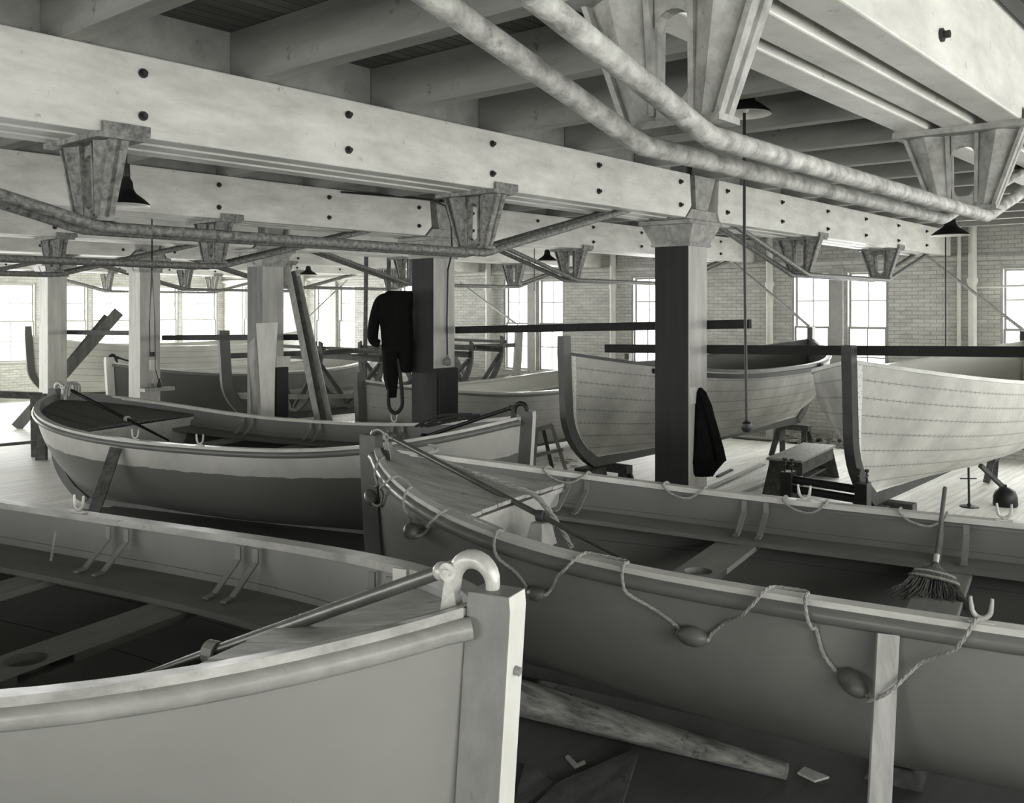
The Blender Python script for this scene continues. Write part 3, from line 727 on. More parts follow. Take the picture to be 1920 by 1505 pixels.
M['inner_w'] = hull_mat('white_boat_interior', 222, 205, rough=.6, blotch=1.5)
M['rail'] = mat('grey_rub_rail', 120, 100, rough=.35, scale=(2, 8, 8), bump=.06)
M['rail_a'] = mat('pale_rub_rail', 158, 128, rough=.35, scale=(2, 8, 8), bump=.06)
M['cap'] = mat('pale_gunwale', 215, 185, rough=.3, scale=(3, 8, 8), bump=.08)
M['cap_a'] = mat('worn_gunwale', 186, 140, rough=.3, scale=(3, 8, 8), bump=.1, dirt=8, dirtv=105)
M['stemw'] = mat('grey_stem', 96, 80, rough=.5, scale=(6, 6, 3), bump=.08)
M['stem_a'] = mat('stem_grey_a', 140, 118, rough=.5, scale=(6, 6, 3), bump=.08, dirt=10, dirtv=90)
M['stem_f'] = mat('pale_stem_face', 215, 200, rough=.5, scale=(6, 6, 3), bump=.06)
M['stem_dk'] = mat('dark_stem', 60, 42, rough=.6, scale=(6, 6, 3), bump=.1)
M['bench'] = mat('grey_bench', 120, 104, rough=.5, scale=(2, 10, 10), bump=.06)
M['thw'] = mat('grey_thwart', 140, 120, rough=.5, scale=(10, 2, 10), bump=.08, dirt=26, dirtv=165)
M['iron_strap'] = mat('painted_strap', 140, 118, rough=.4, bump=.05)
M['bulk'] = mat('pale_bulkhead', 196, 170, rough=.55, scale=(6, 6, 6), bump=.08)

HA = Hull(7.03, 1.1985, 1.3603, 1.0764, 3.1406, .8736, 2.8238)
HB = Hull(7.27, 1.1216, 1.3757, 1.0708, 3.2128, .9344, 2.8106)
HC = Hull(6.82, 1.2287, 1.384, 1.0366, 4.85, .785, 2.48)
HD = Hull(7.08, 1.199, 1.3815, 1.078, 3.27, 1.10, 2.53)
# -- boat A : nearest, lower left
LA = (2.1813, 1.963, EYE-2.2752)
A = build_boat('lifeboat', 'grey double-ended lifeboat nearest the camera, its bow at the bottom centre', 'boat', LA, 1.7977, HA, 'hull_a', 'inner_a', 'rail_a', 'cap_a', 'stem_a', stem_front='stem_f', group='finished lifeboats', rail_r=.036, stem_h=.045, stem_w=.115)
add_bench(A, HA, .25, .75, 6.3, 'bench')
add_thwart(A, HA, 2.18, .25, 'thw', .26, True); add_thwart(A, HA, 3.28, .25, 'thw', .24); add_thwart(A, HA, 4.6, .25, 'thw', .24)
add_knees(A, HA, (.78, .93, 1.87, 2.01, 2.90, 3.05, 4.5, 4.65), .25, 'iron_strap')
add_deck(A, HA, .82, .07, 'deckw', 'bulk'); add_deck(A, HA, .98, .07, 'deckw', 'bulk', 1)
add_gear(A, HA, 0, 1.75, .75, 'steel', 'galv', 'stem_a', rod_r=.024, brk_x=1.13, sc_=1.15); add_gear(A, HA, 1, 1.75, .80, 'steel', 'galv', 'stem_a', brk_x=1.13)
g = MB(); g.tube([(-.100, 0, 1.17), (-.128, 0, 1.165)], .014, 12); obj('stem_plug', g, 'rail_a', A, local=True)
g = MB(); u = HA.u(.68); yy = -(HA.inner_b(.68, HA.zs(u)-.06)-.03); g.bb(.655, .72, yy-.0, yy+.012, HA.zs(u)-.14, HA.zs(u)+.01); obj('cleat_plate', g, 'stem_f', A, local=True)
add_rowlock(A, HA, 3.36, -1, 'galv'); add_rowlock(A, HA, 3.36, 1, 'galv')
g = MB(); yy = -(HA.inner_b(3.36, .9)-.05); laid_rope(g, [(3.40, yy+.06, .99), (3.41, yy+.08, .85), (3.42, yy+.10, .74)], .008); obj('rowlock_lanyard', g, 'rope', A, local=True)
# -- boat B : right foreground with grab line
LBt = (4.7069, 5.3157, EYE-2.4083)
B = build_boat('lifeboat', 'dark grey double-ended lifeboat with rope and floats along its side', 'boat', LBt, -1.3985, HB, 'hull_b', 'inner', 'rail', 'cap', 'stemw', stem_h=.09, group='finished lifeboats', rail_r=.040)
add_bench(B, HB, .25, .9, 6.4, 'bench', .30)
add_thwart(B, HB, 2.50, .25, 'thw', .27, True); add_thwart(B, HB, 3.82, .25, 'thw', .26); add_thwart(B, HB, 5.0, .25, 'thw', .26)
add_knees(B, HB, (1.22, 1.35, 2.48, 2.63, 3.75, 3.9), .25, 'iron_strap')
add_deck(B, HB, 1.18, .085, 'deckw', 'bulk'); add_deck(B, HB, 1.18, .085, 'deckw', 'bulk', 1)
add_gear(B, HB, 0, 2.02, .80, 'steel', 'steel', 'bulk', rod_r=.020, brk_x=1.40)
for x, s_ in ((4.13, -1), (2.88, 1), (4.11, 1)): add_rowlock(B, HB, x, s_, 'galv', 1.05)
# -- boat C : left middle, two tone
LC = (7.6722, 6.3318, EYE-2.5206)
Cb = build_boat('lifeboat', 'two-tone lifeboat lying lengthways behind the two front boats', 'boat', LC, 1.86, HC, 'hull_c', 'inner', 'rail', 'cap', 'stemw', stem_h=.055, keel_d=.045, stem_front='stem_f', group='finished lifeboats', rail_r=.034)
add_bench(Cb, HC, .25, .8, 6.0, 'bench')
for x in (2.2, 3.5): add_thwart(Cb, HC, x, .25, 'thw', .25, x < 3)
add_thwart(Cb, HC, 4.6, .25, 'thw', .25)
add_knees(Cb, HC, (2.15, 2.3, 3.4, 3.55, 4.5, 4.65), .25, 'iron_strap')
add_deck(Cb, HC, 1.1, .08, 'deckw', 'bulk'); add_deck(Cb, HC, 1.35, .10, 'inner', 'bulk', 1)
add_gear(Cb, HC, 0, 1.9, .85, 'black', 'black', 'stemw', rod_r=.022, brk_x=1.2); add_gear(Cb, HC, 1, 1.95, .85, 'black', 'galv', 'stemw', rod_r=.022, brk_x=1.25)
for x in (4.2, 3.28): add_rowlock(Cb, HC, x, 1, 'galv', 1.2)
add_rowlock(Cb, HC, 2.3, -1, 'galv', 1.1)
# -- planked hulls D, E, I on sawhorses; painted F, H
LD = (9.1672, 6.8966, EYE-1.9173)
D = build_boat('planked_hull', 'unpainted planked boat hull behind the dark column, its tall stem facing left', 'boat', LD, -.0157, HD, 'hull_raw', 'inner', cap_m='stemw', stem_m='stemw', stem_h=.20, keel_d=.08, rail_r=0, group='planked hulls under construction')
LE = (8.85, 3.30, EYE-1.87)
E_ = build_boat('planked_hull', 'unpainted planked hull with dark stem at the right edge', 'boat', LE, -.0, HD, 'hull_raw', 'inner_w', cap_m='cap', stem_m='stem_dk', stem_h=.14, keel_d=.08, rail_r=0, group='planked hulls under construction')
LI = (9.15, 21.9, EYE-1.98)
I_ = build_boat('planked_hull', 'pale planked hull farthest back at the left', 'boat', LI, -.10, HD, 'hull_raw2', 'inner_w', cap_m='cap', stem_m='stemw', stem_h=.20, keel_d=.08, rail_r=0, group='planked hulls under construction')
LF = (9.15, 10.65, EYE-2.43)
Fb = build_boat('primed_hull', 'pale primed boat hull with white inside, behind the coverall column', 'boat', LF, 0, HD, 'hull_f', 'inner_w', cap_m='cap', stem_m='stemw', stem_h=.12, keel_d=.06, rail_r=.02)
add_bench(Fb, HD, .25, .9, 6.2, 'inner_w')
LH = (9.15, 18.2, EYE-2.45)
Hb = build_boat('lifeboat', 'dark lifeboat low behind the shelf column at the left', 'boat', LH, 0, HD, 'hull_h', 'inner_w', cap_m='cap', stem_m='plankwhite', stem_h=.10, keel_d=.06, rail_r=.03)
add_gear(Hb, HD, 0, 1.8, .9, 'black', 'black', 'stemw', sc_=1.3)
add_bench(Hb, HD, .25, .9, 6.2, 'inner_w')
# battens clamped along hull D's near sheer
g = MB(); pts = [HD.pt(.02*i+.12, .93, -1) + Vector((0, -.03, 0)) for i in range(28)]; rows = []
for p in pts: rows.append([(p.x, p.y-.015, p.z-.03), (p.x, p.y-.015, p.z+.03), (p.x, p.y+.02, p.z+.03), (p.x, p.y+.02, p.z-.03), (p.x, p.y-.015, p.z-.03)])
g.grid(rows); obj('sheer_batten', g, 'stem_dk', D, local=True)
g = MB(); p = pts[-1]; g.bb(p.x-.03, p.x+.05, p.y-.04, p.y+.03, p.z-.06, p.z+.07); obj('batten_clamp', g, 'wood_dk', D, local=True)
# -- G : backbone and moulds of a boat being set up
LG = (9.27, 14.35, EYE-1.93)
G = thing('boat_frame', 'skeleton of a boat being set up, stem, keel and dark moulds', 'boat frame', LG, -.098)
def stem_piece(t, H, end, m, hgt=.25, m2=None):
    g = MB(); rows = []
    fx = (lambda x: x) if end == 0 else (lambda x: H.L-x)
    hs = [1.0]+[1-i/16 for i in range(1, 17)]
    for j, h in enumerate([1.12]+hs):
        hh = min(h, 1); x = H.xe(hh); z = H.hb*h
        h2, h1 = max(0, hh-.03), min(1, hh+.03); dx = H.xe(h2)-H.xe(h1); dz = H.hb*(h2-h1); l = math.hypot(dx, dz); nx, nz = dz/l, -dx/l
        xo, zo = x+nx*.14, max(z+nz*.12, -.09) if h < .99 else z
        xi, zi = x-nx*.05, (z-nz*.05 if h < .99 else z)
        rows.append([(fx(xi), -.04, zi), (fx(xo), -.04, zo), (fx(xo), .04, zo), (fx(xi), .04, zi), (fx(xi), -.04, zi)])
    g.grid(rows); g.add(rows[0][:4], [(0, 1, 2, 3)]); g.add(rows[-1][:4], [(3, 2, 1, 0)])
    return obj('stem_post' if end == 0 else 'stern_post', g, m, t, local=True)
stem_piece(G, HD, 0, 'stemw'); stem_piece(G, HD, 1, 'wood')
g = MB(); g.bb(HD.xe(0)-.02, HD.L-HD.xe(0)+.02, -.04, .04, -.09, .04); obj('keel', g, 'mould', G, local=True)
for x in (1.35, 2.5, 3.6, 4.7, 5.8):
    g = MB(); u = HD.u(x); zz = HD.zs(u)
    for sd in (1, -1):
        rows = []
        for j in range(15):
            h = j/14*1.12; P = HD.pt(u, min(h, 1), sd); z = P.z if h <= 1 else zz*h
            yo = abs(P.y); wd = .10; yi = max(0, yo-wd-.03*(1-h)); zi = z + (.10 if h < .2 else .04)
            rows.append([(x-.02, sd*yo, z), (x+.02, sd*yo, z), (x+.02, sd*yi, zi), (x-.02, sd*yi, zi), (x-.02, sd*yo, z)])
        g.grid(rows)
        g.bar((x, sd*.02, .12), (x, sd*(HD.b(u)-.12), zz*.82), .04, .10, up=(1, 0, 0))
    bw = HD.b(u); g.bb(x-.02, x+.02, -bw+.02, bw-.02, zz*.86, zz*.86+.12); g.bb(x+.022, x+.05, -bw-.04, bw+.04, zz*1.02, zz*1.02+.06)
    obj('mould', g, 'mould', G, local=True, weld=False)
g = MB(); g.bb(.1, HD.L-.1, -.03, .03, HD.hm*.98, HD.hm*.98+.09); obj('tie_plank', g, 'mould', G, local=True)
g = MB()
for sd in (1, -1):
    g.grid([[HD.pt(.02+.96*i/30, .25, sd)+Vector((0, sd*.002, 0)), HD.pt(.02+.96*i/30, .33, sd)+Vector((0, sd*.002, 0)), HD.pt(.02+.96*i/30, .33, sd)+Vector((0, sd*.02, 0)), HD.pt(.02+.96*i/30, .25, sd)+Vector((0, sd*.02, 0)), HD.pt(.02+.96*i/30, .25, sd)+Vector((0, sd*.002, 0))] for i in range(31)])
obj('ribband', g, 'wood_x', G, local=True)

# ------------------------------------------------------------------ supports under boats
def sawhorse(x, y, top, label, rz=0, w=.7, m='wood_dk', legs='splay'):
    t = thing('sawhorse', label, 'sawhorse', (x, y, 0), rz, 'sawhorses and keel blocks')
    g = MB(); g.bb(-.07, .07, -w/2, w/2, top-.10, top); obj('top_rail', g, m, t, local=True, bevel=.005)
    for sy in (-1, 1):
        for sx in (-1, 1):
            g = MB(); g.bar((sx*.05, sy*(w/2-.08), top-.03), (sx*.22, sy*(w/2-.0), 0.012), .035, .09, up=(0, 1, 0)); obj('leg', g, m, t, local=True)
        g = MB(); g.prism([(-.14, top-.30), (.14, top-.30), (.075, top-.09), (-.075, top-.09)], 'y', sy*(w/2-.09)-.012, sy*(w/2-.09)+.012); obj('gusset', g, m, t, local=True)
    return t
def block(x, y, top, label, rz=0, d=(.3, .3), m='wood_dk'):
    g = MB(); R = Matrix.Rotation(rz, 3, 'Z')
    q = [Vector((sx*d[0]/2, sy*d[1]/2, 0)) for sx, sy in ((-1, -1), (1, -1), (1, 1), (-1, 1))]
    g.hexa([R @ v + Vector((x, y, 0)) for v in q] + [R @ Vector((v.x*.6, v.y*.8, top)) + Vector((x, y, 0)) for v in q])
    return tag(obj('keel_block', g, m, bevel=.006), label, 'block')
def on_boat(loc, rz, x, y=0): return Vector(loc) + Matrix.Rotation(rz, 3, 'Z') @ Vector((x, y, 0))
for nm, loc, rz, L_, kd, lab in (('A', LA, 1.7977, 7.03, .07, 'the nearest grey lifeboat'), ('B', LBt, -1.3985, 7.27, .07, 'the lifeboat with floats')):
    for f, wd in ((.18, 'bow'), (.5, 'middle'), (.82, 'stern')):
        p = on_boat(loc, rz, L_*f); block(p.x, p.y, loc[2]-kd-.002, 'low wooden block under the keel of %s, at its %s' % (lab, wd), rz)
for loc, kd, lab in ((LF, .06, 'the primed hull'), (LH, .06, 'the dark lifeboat far back')):
    for f, wd in ((.2, 'left'), (.8, 'right')):
        block(loc[0]+7.08*f, loc[1], loc[2]-kd-.002, 'squat block under the keel of %s, %s one' % (lab, wd))
for loc, rz, lab in ((LD, -.0157, 'the planked hull behind the dark column'), (LE, 0, 'the planked hull at the right edge'), (LG, -.098, 'the boat skeleton'), (LI, -.10, 'the farthest planked hull')):
    kd = .09 if loc is LG else .08
    for f, wd in ((.13, 'stem'), (.9, 'far')):
        p = on_boat(loc, rz, 7.08*f); sawhorse(p.x, p.y, loc[2]-kd-.002, 'small sawhorse under %s, at its %s end' % (lab, wd), rz, .6, 'wood_dk' if f > .5 else 'wood_dk')
# flared post chocks under the stems of D and E
p = on_boat(LD, 0, .50); block(p.x, p.y, LD[2]-.082, 'dark wedge-shaped block under the stem of the planked hull left of the dark column', 0, (.5, .34), 'wood_dk')
p = on_boat(LE, 0, .50); block(p.x, p.y, LE[2]-.082, 'dark wedge-shaped block under the stem of the right edge hull', 0, (.5, .34), 'wood_dk')

# ------------------------------------------------------------------ dark bars behind the columns
def hbar(pa, pb, label, h=.094, m='tarblack', w=.06):
    g = MB(); g.bar(pa, pb, w, h); return tag(obj('dark_bar', g, m, bevel=.004), label, 'bar', 'dark bars tying the boat stems to the columns')
XB = XC+CA+.032
def bx_(px, py): return at_x(px, py, XB)
hbar(bx_(856, 618.5), bx_(1407, 607), 'long dark horizontal bar between the coverall column and the dark column')
hbar(bx_(1136, 653), bx_(1960, 660), 'long dark horizontal bar running off the right edge')
hbar(bx_(306, 633), bx_(562, 632), 'dark horizontal bar behind the column with white boards', m='tarblack')
hbar(bx_(88, 622), bx_(297, 625), 'dark horizontal bar behind the shelf column at the left', m='tarblack')
# ------------------------------------------------------------------ stays from stems up to the beams
def stay(a, c, label, r=.022):
    g = MB(); g.bar(a, c, r*2, r*1.4); tag(obj('stay_batten', g, 'wood'), label, 'batten', 'battens staying the boat ends')
zs_ = ZB-.012
stay(on_boat(LD, -.0157, 7.02)+Vector((0, 0, 1.60)), (17.25, Y1+S+.25, zs_), 'thin stay running down to the far end of the hull behind the dark column')
stay(on_boat(LE, 0, 7.0)+Vector((0, 0, 1.55)), (17.25, Y1+.3, zs_), 'thin stay running down towards the right edge behind the bell lamp')
stay(on_boat(LG, -.098, 7.0)+Vector((0, 0, 1.60)), (17.3, Y1+3*S+.4, zs_-.25), 'thin stay just right of the coverall column')
stay(on_boat(LI, -.10, 7.0)+Vector((0, 0, 1.60)), (17.3, Y1+4*S+1.0, zs_-.1), 'thin stay over the boat skeleton')
for k, (px, y0, y1_) in enumerate(((687, 490, 780), (729, 488, 700))):
    a, c = at_t(px, y0, 19), at_t(px+(-4 if k == 0 else 0), y1_, 19); a.z = ZT-.001; g = MB(); g.bar(a, (c.x, c.y, .002), .08, .04, up=(1, 0, 0))
    tag(obj('upright_batten', g, 'wood_dk'), ['upright batten dropping from the beam left of the coveralls', 'shorter upright batten just above the coveralls'][k], 'batten')

# ------------------------------------------------------------------ lamps and cords
def lamp(px, py, t, r, label, cordz=None):
    P = at_t(px, py, t); o = thing('hanging_lamp', label, 'lamp', P, 0, 'hanging shop lamps')
    prof = [(r, 0), (r*.97, .012), (r*.75, .045), (r*.42, .085), (r*.30, .12), (r*.27, .17), (r*.16, .20), (.028, .215), (.024, .30)]
    g = MB(); g.lathe([(a, z) for a, z in prof], seg=28); sh = obj('lamp_shade', g, 'black', o, local=True, smooth=True)
    g = MB(); g.lathe([(a*.985, z-.004) for a, z in prof[:7]], seg=28); obj('shade_lining', g, 'enamel_in', sh, local=True, smooth=True)
    g = MB(); g.tube([(0, 0, r*1.1), (0, 0, .04)], .022, 10); obj('socket', g, 'porcelain', o, local=True)
    g = MB(); g.lathe([(.001, .008), (.016, .012), (.026, .03), (.024, .05), (.015, .07)], seg=14); obj('bulb', g, 'enamel_in', o, local=True, smooth=True)
    g = MB(); g.tube([(0, 0, .29), (0, 0, ZDECK-P.z)], .007, 8); obj('cord', g, 'black', o, local=True)
    lamps.append(o); return P
lamps = []
P1 = lamp(1397, 214, 6.3, .175, 'large hanging lamp shade between the big truss rods, upper right')
P2 = lamp(1782, 441, 10.0, .19, 'dark bell lamp hanging near the brick wall at right')
lamp(237, 384, 6.95, .165, 'dark bell lamp half hidden by the iron strut at upper left')
lamp(1026, 489, 16.6, .18, 'small dark bell lamp beyond the truss rods at centre')
lamp(578, 515, 21.0, .20, 'tiny flat dark lamp just right of the white board column')
def cord(pts, r, label, m='black', ball=None, name='extension_cord', sm=True):
    o = thing(name, label, 'cord', pts[-1]) if ball else None
    g = MB(); g.tube(pts, r, 8)
    if not ball: return tag(obj(name, g, m, smooth=True), label, 'cord')
    obj('cord', g, m, o, smooth=True)
    c = Vector(pts[-1]); g = MB(); g.lathe([(.001, -ball), (ball*.7, -ball*.75), (ball, -ball*.1), (ball*.85, ball*.6), (ball*.35, ball*.95), (r*1.5, ball*1.25), (r, ball*1.6)], c, 16); obj('socket_ball', g, 'iron', o, smooth=True)
q = at_t(1397, 214, 6.3)
bt_ = at_t(1400, 800, 6.33)
g = MB(); g.tube([(q.x+.03, q.y+.02, ZDECK-.01), (q.x+.03, q.y+.02, 3.0), bt_], .0105, 8); pc = obj('pull_cord', g, 'black', lamps[0], smooth=True)
def ball_(c, ball, r, par):
    g = MB(); g.lathe([(.001, -ball), (ball*.7, -ball*.75), (ball, -ball*.1), (ball*.85, ball*.6), (ball*.35, ball*.95), (r*1.5, ball*1.25), (r, ball*1.6)], c, 16); return obj('cord_ball', g, 'black', par, smooth=True)
ball_(bt_, .040, .0105, pc)
q = at_t(1773, 440, 10.2); g = MB(); g.tube([(q.x, q.y, ZDECK-.01), at_t(1773, 660, 10.2)], .008, 8); obj('pull_cord', g, 'black', lamps[1], smooth=True)
q = at_t(284, 300, 10.96); e = at_x(285, 720, XC-.05)
cord([(q.x, q.y, ZDECK), at_t(285, 440, 10.96), at_t(285, 505, 11.2), at_x(280, 600, XC-.10), at_x(281, 660, XC-.06)], .009, 'dark cord dropping at left to the shelf column')
cord([at_t(285, 500, 11.15), at_x(290, 600, XC-.3), at_x(291, 690, XC-.15), at_x(300, 724, XC-.03)], .008, 'second dark cord looping down onto the small column shelf')
q = at_t(1002, 470, 15.9); g = MB(); g.tube([(q.x, q.y, ZDECK-.01), at_t(1002, 545, 15.9)], .008, 8); obj('pull_cord', g, 'black', lamps[3], smooth=True)
yc2 = Y1+COFF+S
cord([at_y(640, 360, Y1+S-.03), at_y(809, 374, Y1+S-.03), at_y(836, 386, Y1+S-.05), at_y(846, 420, Y1+S-.08), at_y(848, 472, Y1+S-.08), at_y(840, 505, yc2-.04), at_y(838, 600, yc2-.04), at_y(839, 678, yc2-.05)], .012, 'black cable running along the second beam and down the coverall column', ball=.055, name='lamp_cable')

# ------------------------------------------------------------------ column fixtures
x0, y0c4 = XC, Y1+COFF+3*S
def q_x(px, py, x=XC): return at_x(px, py, x)
# shelf on column 4 (-Y face)
pa, pb = at_y(262, 730, y0c4), at_y(302, 728, y0c4)
g = MB(); g.bb(pa.x-.02, pb.x+.15, y0c4-.22, y0c4, pb.z-.03, pb.z+.035); sh = tag(obj('column_shelf', g, 'wood', bevel=.004), 'small wooden shelf fixed on the pale column at left', 'shelf')
g = MB(); g.tube([at_y(286, 668, y0c4-.03), at_y(286, 660, y0c4-.03)], .05, 12); tag(obj('cord_socket', g, 'black', smooth=True), 'black round socket above the shelf on the pale column', 'socket')
pz = at_y(285, 684, y0c4); g = MB(); g.box((pz.x, y0c4-.03, pz.z), (.12, .05, .19)); tag(obj('switch_box', g, 'paper', bevel=.004), 'pale switch box on the shelf column', 'switch')
g = MB(); c = Vector(((pa.x+pb.x)/2+.12, y0c4-.1, pb.z+.036)); g.lathe([(.035, 0), (.04, .02), (.03, .09), (.012, .13), (.012, .16)], c, 12, closed=True); tag(obj('small_bottle', g, 'black', smooth=True), 'little dark bottle on the column shelf', 'bottle')
g = MB(); c = c-Vector((.14, -.03, 0)); g.lathe([(.045, 0), (.045, .06), (.04, .065)], c, 12, closed=True); tag(obj('small_tin', g, 'iron', smooth=True), 'low tin on the column shelf beside the bottle', 'tin')
# notice on column 1, -Y face
yc1 = Y1+COFF
a = at_y(1293, 727, yc1); c = at_y(1309, 755, yc1); g = MB(); g.bb(a.x, c.x, yc1-.008, yc1-.001, c.z, a.z); tag(obj('paper_notice', g, 'paper'), 'torn pale paper tacked on the dark column above the coat', 'paper')
# dark boards clad round the foot of column 2, and board on column 3
a = at_y(816, 700, yc2-.05); c = at_y(857, 700, yc2-.05)
g = MB(); g.bb(a.x+.01, c.x, yc2-.07, yc2-.005, 0, EYE-.78); g.bb(a.x+.03, a.x+.2, yc2-.10, yc2-.075, 0, EYE-.9); tag(obj('foot_boards', g, 'coldark', bevel=.004), 'dark boards clad on the foot of the coverall column', 'boards')
yc3 = Y1+COFF+2*S
def lean_board(pts, depth, th, m, name, label, cat='board', t=None):
    """an upright board given by its outline; each outline point sits on a vertical plane square to the view at depth t"""
    q = [at_t(px, py, t + dt) for px, py, dt in pts]; n = len(q); g = MB(); off = VD*th
    g.add(q + [p+off for p in q], [tuple(range(n)), tuple(reversed(range(n, 2*n)))] + [(i, n+i, n+(i+1) % n, (i+1) % n) for i in range(n)])
    return tag(obj(name, g, m), label, cat)
t3 = VD.dot(Vector((XC, yc3, 0)))
fy = lambda t: HOR + F_PX*EYE/t          # image row of the floor at depth t
lean_board([(480, 606, 0), (520, 604, 0), (515, 690, -.15), (513, 780, -.3), (510, fy(t3-.6), -.6), (490, fy(t3-.6), -.6), (490, 780, -.3), (486, 700, -.15)], 0, .03, 'plankwhite', 'leaning_board', 'tall white board leaning on the foot of a column', t=t3-.15)
lean_board([(463, 648, 0), (478, 632, 0), (482, 700, -.1), (483, 800, -.3), (483, fy(t3-.55), -.5), (470, fy(t3-.55), -.5), (469, 760, -.3), (468, 690, -.1)], 0, .03, 'wood', 'ragged_board', 'ragged grey-edged board beside the tall white board', t=t3-.05)
g = MB(); a = at_y(517, 700, yc3-.03); g.bb(a.x, a.x+.22, yc3-.06, yc3-.004, 0, EYE-.93); tag(obj('foot_boards', g, 'coldark', bevel=.004), 'dark cladding at the foot of the white board column', 'boards')
g = MB(); a = at_y(517, 678, yc3-.03); g.box((a.x+.12, yc3-.05, a.z), (.26, .04, .16)); tag(obj('nailed_block', g, 'plankwhite'), 'white block nailed across the white board column', 'block')
# bundle of long battens leaning on column 3
for i, (xa, xb, dz) in enumerate(((538, 596, 0), (547, 607, .04), (555, 619, .09))):
    tb = t3+.15; top = at_t(xa, 500+i*9, tb+.3); tf = tb-1.2; bot = at_t(xb + 55*(.55), fy(tf), tf)
    # keep the bottom on the sight line through (xb,790)
    top = top + VD*(.07*i); mid = at_t(xb, 790, tb-.7+.07*i); d = (mid-top); k_ = (0-top.z)/d.z; bot = top + d*k_
    g = MB(); g.bar(top, bot, .085, .035, up=VD); tag(obj('leaning_batten', g, ['wood', 'wood_dk', 'wood'][i]), ['leftmost of the three long battens leaning on the white board column', 'dark middle one of the three long leaning battens', 'rightmost of the three long leaning battens'][i], 'batten', 'long battens leaning on a column')
# crossed planks leaning by column 5
def bar_px(p0, p1, w, th, m, name, label, cat, group=None):
    a, c = at_t(*p0), at_t(*p1); g = MB(); g.bar(a, c, th, w, up=VD.cross(c-a).normalized()); o = obj(name, g, m, bevel=.003); return tag(o, label, cat, group)
bar_px((223, 584, 20.5), (30, 802, 20.1), .23, .045, 'colmid', 'leaning_plank', 'long plank with a bolt hole sloping up to the right at left', 'plank')
bar_px((203, 594, 20.7), (128, 686, 20.45), .20, .06, 'wood_dk', 'leaning_plank', 'shorter thick plank lying against the sloping plank', 'plank')
# trestle at the far left edge
t = thing('timber_trestle', 'heavy dark trestle standing at the left edge', 'trestle', at_z(75, 865, 0))
def tpart(nm, p0, p1, w, th, m='wood_dk'):
    a, c = at_t(*p0), at_t(*p1); g = MB(); g.bar(a, c, th, w, up=VD.cross(c-a).normalized()); return obj(nm, g, m, t)
tf = EYE*F_PX/(862-HOR)
tpart('top_rail', (-20, 738, tf-.2), (78, 742, tf), .11, .10); tpart('leg', (77, 738, tf), (78, 862, tf), .17, .09); tpart('leg', (64, 745, tf+.35), (66, fy(tf+.35), tf+.35), .10, .09)
tpart('lower_rail', (68, 828, tf+.1), (-20, 836, tf+.1), .05, .05)

# ------------------------------------------------------------------ garments
def loft_cloth(mb, secs, seg=28, fold=.012, nf=7, ph=0):
    rows = []
    for k, (c, rx, ry) in enumerate(secs):
        c = Vector(c); r = []
        for i in range(seg+1):
            a = 2*math.pi*i/seg; f = 1 + (fold/max(rx, .03))*math.sin(nf*a+ph+k*.35)*min(1, k/3)
            r.append(c + RD*rx*f*math.cos(a) + VD*ry*f*math.sin(a))
        rows.append(r)
    mb.grid(rows)
    for r in (rows[0], rows[-1]): mb.add(r[:-1], [tuple(range(seg))])
def secs_px(lst, t, ry): return [(at_t((a+b_)/2, y, t), (b_-a)/2*t/F_PX, ry*k) for a, b_, y, k in lst]
# coat on column 1
tc1 = VD.dot(Vector((XC+.30, yc1-.16, 0)))
t = thing('work_coat', 'black coat hanging on the right side of the dark column', 'coat', at_t(1328, 880, tc1))
g = MB(); loft_cloth(g, secs_px([(1311, 1316, 727, .4), (1306, 1324, 735, .6), (1302, 1334, 760, .8), (1298, 1343, 800, 1), (1293, 1357, 850, 1), (1291, 1360, 863, 1), (1291, 1356, 866, .9), (1294, 1340, 885, .7), (1297, 1335, 893, .3)], tc1, .10), fold=.014, nf=8); obj('coat_body', g, 'cloth', t, smooth=True)
g = MB(); loft_cloth(g, secs_px([(1316, 1326, 742, .6), (1326, 1343, 790, 1), (1340, 1358, 845, 1), (1343, 1359, 862, .8)], tc1-.1, .05), fold=.008, nf=5); obj('sleeve', g, 'cloth', t, smooth=True)
# coveralls on column 2
tc2 = VD.dot(Vector((XC-.15, yc2+.45, 0)))
t = thing('coveralls', 'black coveralls hanging full length beside a column', 'coveralls', at_t(735, 745, tc2))
g = MB(); loft_cloth(g, secs_px([(728, 772, 545, .4), (716, 774, 552, .7), (708, 774, 566, 1), (707, 772, 585, 1), (713, 773, 612, 1), (716, 774, 640, 1), (717, 774, 658, 1)], tc2, .12), fold=.012, nf=9); obj('jacket_body', g, 'cloth', t, smooth=True)
g = MB(); pts = [at_t(px, py, tc2) for px, py in ((722, 556), (711, 565), (704, 590), (700, 615), (699, 632), (703, 641), (712, 644))]
g.tube(rope_pts(pts, 4), [.05+.025*math.sin(math.pi*i/24) for i in range(25)], 12); obj('sleeve', g, 'cloth', t, smooth=True)
g = MB(); loft_cloth(g, secs_px([(716, 748, 640, 1), (717, 747, 670, 1), (720, 746, 710, .9), (727, 743, 735, .8), (728, 742, 745, .6)], tc2, .09), fold=.01, nf=6); obj('trouser_leg', g, 'cloth', t, smooth=True)
g = MB(); loft_cloth(g, secs_px([(746, 773, 640, 1), (747, 774, 680, 1), (755, 772, 698, .8)], tc2+.02, .09), fold=.01, nf=6); obj('trouser_leg', g, 'cloth', t, smooth=True)
g = MB(); pts = [at_t(px, py, tc2-.02) for px, py in ((745, 672), (750, 700), (754, 740), (753, 762), (743, 774), (732, 768), (728, 750), (730, 730))]
g.tube(rope_pts(pts, 5), .026, 10); obj('strap_loop', g, 'coldark', t, smooth=True)
